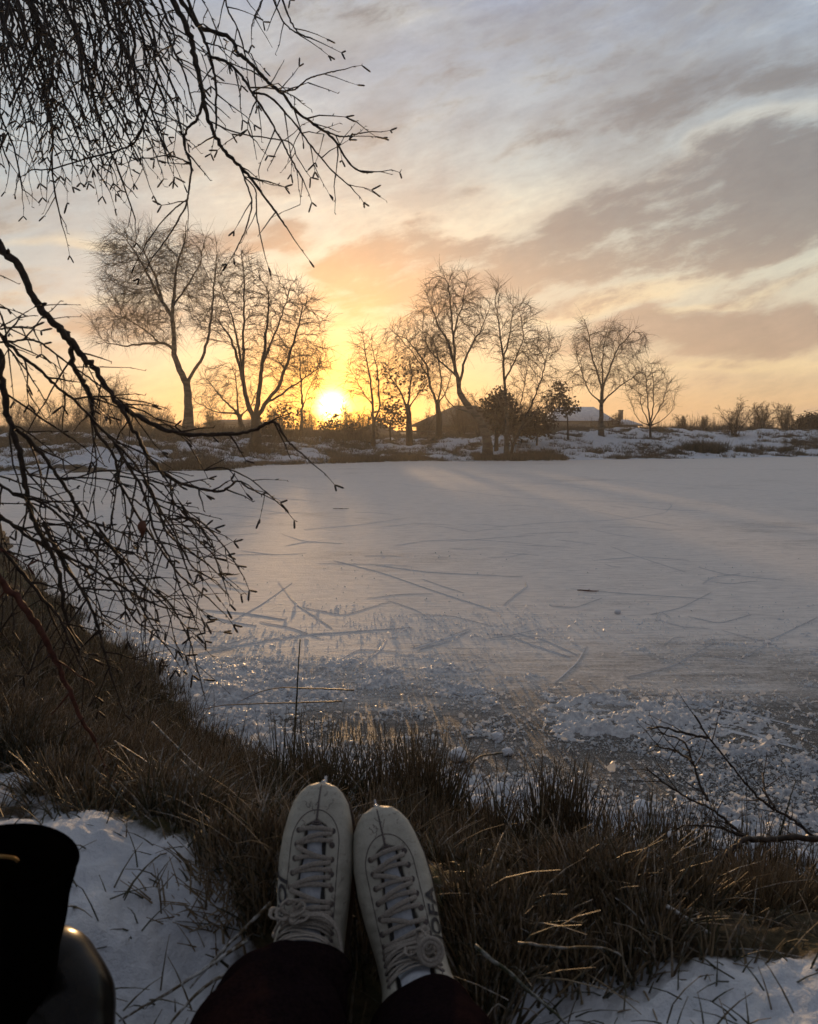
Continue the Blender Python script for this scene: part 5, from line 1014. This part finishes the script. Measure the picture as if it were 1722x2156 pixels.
def skate(O, toe, knee, side, label, seed):
    B = Boot(O, toe, knee, None); rs = np.random.default_rng(seed); tmax = B.s[-1]; nt_, na = 150, 128; V = np.zeros((nt_, na, 3)); C = np.zeros((nt_, na, 3))
    ts_ = tmax * np.linspace(0, 1, nt_) ** 1.35
    phis = np.concatenate([np.linspace(0, math.pi, 92, endpoint=False), np.linspace(math.pi, 2 * math.pi, 36, endpoint=False)])
    for i, t in enumerate(ts_):
        c, u, w, a, b = B.sec(t); g_ = gapw(t)
        for j, ph in enumerate(phis):
            p = B.pt(t, ph); x = (p - c).dot(B.Wd)
            if g_ > .001 and math.sin(ph) > 0:
                k = float(sstep(g_ - abs(x), -.0004, .0010)); p = p - u * .0075 * k; C[i, j, 0] = k
            # creases over the instep
            wr = .0007 * math.sin(t * 330 + 3 * math.sin(ph * 2)) * math.exp(-((t - .15) / .05) ** 2) * float(sstep(abs(math.cos(ph)), .3, .6)) * float(sstep(abs(math.cos(ph)), .98, .8))
            V[i, j] = p + u * wr
    mb = MB(); mb.grid(V, nt_, na, c=C.reshape(-1, 3), wrap_v=True); tipv = mb.n; mb.add([B.pt(0, 0) * .5 + B.pt(0, math.pi) * .5], c=(0, 0, 0)); mb.f3.append(np.array([[tipv, j, (j + 1) % na] for j in range(na)]))
    sk = mb.build('ice_skate', MAT_LEATHER, person, smooth=True); sk['label'] = label
    # tongue
    V = []; 
    for t in np.linspace(.056, tmax * 1.0, 60):
        gw = gapw(t) - .0035 - (.002 * math.sin(t * 90)); row = [B.at(t, x * gw, -.0042 + .0028 * (1 - x * x) + .0006 * math.sin(t * 260)) for x in np.linspace(-1, 1, 9)]; V.append(row)
    mb = MB(); mb.grid(np.array(V), 60, 9); mb.build('tongue', MAT_TONGUE, sk, smooth=True)
    # eyelets and laces
    rows = np.arange(.068, min(tmax - .02, .30), .0185); el_, ln_ = MB(), MB(); ex_ = lambda t: gapw(t) + .0085
    for i, t in enumerate(rows):
        for sd_ in (-1, 1):
            c = B.at(t, sd_ * ex_(t), .0006); u = B.sec(t)[1]; a_ = np.linspace(0, 2 * math.pi, 17); e1 = B.Wd; e2 = unit(np.cross(u, e1)); nn = unit(B.at(t, sd_ * ex_(t), .01) - c); e1 = unit(np.cross(e2, nn))
            el_ = MB(); el_.tube(np.array([c + (e1 * math.cos(x) + e2 * math.sin(x)) * .0032 for x in a_]), .0009, 6, c=(0, 0, 0), cap=False)
            el_.tube([c - nn * .0008, c + nn * .0003], .0026, 10, c=(0, 0, 0)); el_.build('eyelet', MAT_STITCH, sk)
    def lace(ta, xa, tb, xb, lift=.0030, r=.0031, sag=0.0):
        pts = []
        for q in np.linspace(0, 1, 15):
            h = lift * math.sin(math.pi * q) ** .5 + .0006; pts.append(B.at(ta + (tb - ta) * q + sag * math.sin(math.pi * q), xa + (xb - xa) * q, h + rs.normal(0, .00025)))
        ln_.tube(np.array(pts), r * (1 + .06 * rs.normal(size=15)), 8, flat=.32, ref=B.sec((ta + tb) / 2)[1])
    for i, t in enumerate(rows):
        e = ex_(t); j = rs.normal(0, .0016)
        lace(t, -e, t - .004 + j, e, .0034, sag=-.003)
        if i + 1 < len(rows):
            e2 = ex_(rows[i + 1]); 
            if i % 3 != 1: lace(rows[i + 1], -e2, t + .004, e * .96, .0052, sag=-.004 + rs.normal(0, .002))
            else: lace(t + .002, -e, rows[i + 1] - .003, e2 * .4, .0050, sag=rs.normal(0, .003))
    # bow, loops and trailing ends near the ankle
    tk = .235 if side < 0 else .262; x0 = -.018 if side < 0 else .012; kn = B.at(tk, x0, .010); u = B.sec(tk)[1]
    for m_ in range(7):
        a_ = rs.uniform(0, 6.28); L_ = rs.uniform(.014, .032); pts = []
        dd = B.Wd * math.cos(a_) + B.T * math.sin(a_) * .7; d2 = unit(np.cross(dd, u))
        for q in np.linspace(0, 1, 16): pts.append(kn + dd * L_ * math.sin(math.pi * q) + d2 * .010 * math.sin(2 * math.pi * q) + u * (.004 + .010 * math.sin(math.pi * q)) + rs.normal(0, .0006, 3))
        ln_.tube(np.array(pts), .0030, 8, flat=.5)
    if side > 0:
        cc = B.at(.285, .020, .018)
        for r_ in (.015, .0105): ln_.tube(np.array([cc + B.Wd * math.cos(x) * r_ + B.T * math.sin(x) * r_ for x in np.linspace(0, 6.6, 40)]), .0030, 8, flat=1.0)
        zz_ = [B.at(.215, .030, .006), B.at(.225, .020, .010), B.at(.240, .021, .014), B.at(.248, .034, .014), B.at(.256, .024, .013), B.at(.270, .028, .016)]; ln_.tube(smooth_line(zz_, 6), .0038, 8, flat=.45)
    else:
        zz_ = [kn + u * .006, B.at(.238, .0, .016), B.at(.236, .018, .018), B.at(.250, .034, .014), B.at(.275, .050, .006)]; ln_.tube(smooth_line(zz_, 6), .0052, 8, flat=.35)
        zz_ = [kn, B.at(.225, -.030, .008), B.at(.240, -.038, .006), B.at(.26, -.034, .008)]; ln_.tube(smooth_line(zz_, 6), .0034, 8, flat=.6)
    ln_.build('laces', MAT_LACE, sk, smooth=True)
    # seams
    sm = MB(); sm.tube(np.array([B.at(t, .0, .0003) for t in np.linspace(.004, .056, 22)]), np.linspace(.0009, .0016, 22), 6)
    sm.tube(np.array([B.at(.058 + .0018 * math.cos(x), .006 * math.sin(x), .0004) for x in np.linspace(0, 6.3, 18)]), .0016, 6)
    for off in (0,):
        arc = [B.at(t, -.0335, .0003) for t in np.linspace(.30, .085, 40)] + [B.at(.085 - .045 * math.sin(a), -.0335 * math.cos(a), .0003) for a in np.linspace(.05, math.pi - .05, 40)] + [B.at(t, .0335, .0003) for t in np.linspace(.085, .30, 40)]
        sm.tube(np.array(arc), .00065, 5)
    for m_ in range(7):
        t0 = rs.uniform(.015, .06); x0_ = rs.uniform(-.022, .022); sm.tube(np.array([B.at(t0 + .010 * q * rs.uniform(.8, 1.2), x0_ + rs.normal(0, .0012) + .006 * q * math.cos(m_), .0002) for q in np.linspace(0, 1, 6)]), .0004, 4)
    sm.build('seams', MAT_STITCH, sk)
    # sole, heel and blade behind
    so = MB(); V = []
    for t in np.linspace(.001, .215, 40):
        c, u, w, a, b = B.sec(t); V.append([c + B.Wd * w * 1.06 * x - u * (b * .98 + (0 if k == 0 else .006)) for k, x in ((0, -1), (1, -1), (1, 1), (0, 1))])
    so.grid(np.array(V), 40, 4, wrap_v=True); c, u, w, a, b = B.sec(.20)
    so.build('sole', MAT_SOLE, sk)
    bl = MB(); V = []
    for t in np.linspace(-.012, .225, 46):
        c, u, w, a, b = B.sec(max(t, 0)); c = c - B.tg[0] * 0; base = B.O + B.T * (B.len - t) ; bb = .030; e = .0018
        low = .062 + .004 * math.sin(t * 14) - (.012 if t < 0 else 0)
        V.append([base - B.up[0] * bb - B.Wd * e, base - B.up[0] * low - B.Wd * e, base - B.up[0] * low + B.Wd * e, base - B.up[0] * bb + B.Wd * e])
    bl.grid(np.array(V), 46, 4, wrap_v=True)
    for k in range(4): p = B.O + B.T * (B.len + .006) - B.up[0] * (.038 + .006 * k); bl.segs([p - B.T * .004], [p + B.T * (.008)], .0016, .0004, 4)
    tp_ = B.O + B.T * (B.len + .001) - B.up[0] * .012; bl.tube([tp_ - B.T * .02, tp_ + B.T * .002, tp_ + B.T * .0035], [.004, .0035, .0015], 10)
    bl.build('blade', MAT_STEEL, sk)
    # lettering on the outer side
    cu = bpy.data.curves.new('t', 'FONT'); cu.body = 'JOFA'; cu.size = 1; cu.shear = .25; cu.offset = .028; cu.resolution_u = 6; cu.space_character = 1.02; to = bpy.data.objects.new('t', cu); S.collection.objects.link(to)
    bpy.context.view_layer.update(); me = bpy.data.meshes.new_from_object(to); bpy.data.objects.remove(to)
    bm = bmesh.new(); bm.from_mesh(me); bmesh.ops.triangulate(bm, faces=bm.faces[:])
    for _ in range(2): bmesh.ops.subdivide_edges(bm, edges=[e for e in bm.edges if e.calc_length() > .08], cuts=1, use_grid_fill=False); bmesh.ops.triangulate(bm, faces=bm.faces[:])
    X = [v.co.x for v in bm.verts]; Y_ = [v.co.y for v in bm.verts]; xa_, xb_ = min(X), max(X); ya_, yb_ = min(Y_), max(Y_)
    for v in bm.verts:
        a_ = (v.co.x - xa_) / (xb_ - xa_); b_ = (v.co.y - ya_) / (yb_ - ya_)
        if side < 0: t = .122 + .078 * a_; ph = math.radians(157 - 32 * b_)
        else: t = .200 - .078 * a_; ph = math.radians(12 + 36 * b_)
        v.co = Vector(B.pt(t, ph, .0016))
    bmesh.ops.recalc_face_normals(bm, faces=bm.faces[:]); bm.to_mesh(me); bm.free(); me.materials.clear(); me.materials.append(MAT_INK); me.name = 'lettering'
    link(bpy.data.objects.new('lettering', me), sk); return B
kneeL = P(500, 2420, .66); kneeR = P(975, 2480, .66)
OL = P(652, 2003, 1.02); TL = P(679, 1647, 1.155); OR = P(874, 2056, 1.00); TR = P(792, 1698, 1.13)
OL = OL - unit(OL - np.array([0, 0, EYE])) * -.045; OR = OR - unit(OR - np.array([0, 0, EYE])) * -.045
TL = TL - unit(TL - np.array([0, 0, EYE])) * -.012; TR = TR - unit(TR - np.array([0, 0, EYE])) * -.012
skate(OL, TL, kneeL, -1, 'worn white left skate, its lettering running down the outer edge', 3)
skate(OR, TR, kneeR, 1, 'worn white right skate tilted outwards with a curled lace end', 4)
# trousers: two legs meeting at the hips, one mesh
def leg(pts, rads, fold, seed, flat=.9):
    w = smooth_line(pts, 12); r = np.interp(np.linspace(0, 1, len(w)), np.linspace(0, 1, len(rads)), rads); n = len(w); t = np.gradient(w, axis=0); t /= np.linalg.norm(t, axis=1, keepdims=True); k = 64; V = np.zeros((n + 1, k, 3))
    for i in range(n):
        u = unit(np.cross(t[i], [0, 0, 1.])); v = np.cross(u, t[i]); s_ = i / n
        for j in range(k):
            a = 2 * math.pi * j / k; f_ = 1 + fold * (vnoise(a * 1.6 + seed, s_ * 16 + .6 * math.sin(a), seed) - .5) * 2 + fold * .8 * math.sin(a * 3 + s_ * 14 + seed) * math.exp(-s_ * 3); V[i + 1, j] = w[i] + (u * math.cos(a) + v * math.sin(a) * flat) * r[i] * f_
    V[0] = V[1] + (w[0] - V[1]) * .10 + t[0] * .012   # turned-in hem
    mb.grid(V, n + 1, k, wrap_v=True)
mb = MB()
leg([P(640, 2072, .945), P(592, 2136, .885), P(548, 2225, .80), kneeL, [-.15, .25, .66], [-.13, -.22, .62]], [.066, .074, .080, .084, .098, .12], .12, 1)
leg([P(900, 2165, .925), P(915, 2220, .86), P(935, 2300, .78), kneeR, [.15, .25, .66], [.13, -.22, .62]], [.065, .071, .077, .082, .098, .12], .06, 2)
t = np.linspace(0, 1, 12); mb.tube(np.array([[0, -.22, .60 + .24 * q] for q in t]), [.16 + .05 * math.sin(math.pi * q) for q in t], 32, flat=.75)
mb.build('trousers', MAT_TROUSER, person, smooth=True)
mb = MB(); t = np.linspace(0, 1, 16); mb.tube(np.array([[0, -.26 - .05 * q, .80 + .48 * q] for q in t]), [.185 + .02 * math.sin(math.pi * q) - .09 * q ** 6 for q in t], 36, flat=.68); mb.build('jacket', MAT_TROUSER, person, smooth=True)  # upper body out of view, added to shade the foreground

# ------------------------------------------------------------------ tall black boot standing on the snow
MAT_RUBBER = simple('black boot leather', (.004, .004, .004), (.010, .009, .008), .24, 40, .2, .002, coat=.0, spec=.22)
MAT_SUEDE = simple('black matt shaft', (.0005, .0005, .0006), (.001, .001, .001), .95, 60, .1, .001, spec=.0)
bz = h1(-.42, .86); bt = empty('tall_boot', (P(-10, 2150, .86)[0], .86, bz)); tag(bt, 'tall black boot standing open topped on the snow at the lower left corner', 'boot')
top = P(4, 1806, .80); low = P(8, 2180, .86); ax = low - top
mb = MB(); n, k = 26, 56; V = np.zeros((2 * n, k, 3))
for i in range(n):
    s_ = i / (n - 1); c = top + ax * s_; r = np.interp(s_, [0, .06, .5, 1], [.0755, .074, .060, .044]); 
    for j in range(k):
        a = 2 * math.pi * j / k; dpp = np.array([math.cos(a), math.sin(a) * .62, .16 * math.sin(a) * (1 - s_) - .10 * max(0, math.cos(a)) ** 2 * math.exp(-s_ * 9)]); rip = 1 + .012 * math.sin(s_ * 22 + 2 * math.sin(a))
        V[n + i, j] = c + dpp * r * rip * np.array([1, 1, 1]); V[n - 1 - i, j] = c + dpp * (r - .004) * rip + np.array([0, 0, -.0005])
mb.grid(V, 2 * n, k, wrap_v=True); mb.build('shaft', MAT_SUEDE, bt, smooth=True)
mb = MB(); a = np.linspace(0, 2 * math.pi, 57); mb.tube(np.array([top + np.array([math.cos(x), math.sin(x) * .62, .16 * math.sin(x) - .10 * max(0, math.cos(x)) ** 2]) * .0757 for x in a]), .0016, 6, cap=False); mb.build('top_edge', MAT_SUEDE, bt, smooth=True)
mb = MB(); fp = smooth_line([P(10, 2230, .87), P(80, 2055, .895), P(128, 2075, .885), P(150, 2150, .86), P(152, 2240, .83), P(150, 2290, .82)], 8); rr_ = np.interp(np.linspace(0, 1, len(fp)), [0, .2, .4, .6, .85, 1], [.045, .050, .052, .050, .04, .004]); mb.tube(fp, rr_ * (1 + .03 * np.sin(np.linspace(0, 9, len(fp)) * 3)), 40, flat=.95)
mb.build('foot', MAT_RUBBER, bt, smooth=True)
mb = MB(); mb.tube(smooth_line([P(-20, 1803, .725), P(5, 1803, .722), P(30, 1807, .722), P(38, 1813, .723)], 6), .0016, 8); mb.build('pull_loop', simple('brass ring', (.20, .11, .03), (.28, .17, .06), .45, 40, .05, .001, metal=1.0), bt, smooth=True)

# ------------------------------------------------------------------ air
hz = MB(); hz.box((-170, -165, -3), (170, 165, 30)); 
m = bpy.data.materials.new('winter haze'); m.use_nodes = True; t_ = m.node_tree; t_.nodes.clear()
pv = t_.nodes.new('ShaderNodeVolumePrincipled'); oo = t_.nodes.new('ShaderNodeOutputMaterial'); t_.links.new(pv.outputs[0], oo.inputs['Volume'])
pv.inputs['Color'].default_value = (.9, .88, .86, 1); pv.inputs['Density'].default_value = .0017; pv.inputs['Anisotropy'].default_value = .62
tag(hz.build('haze', m), 'thin winter haze', "haze", kind='stuff')
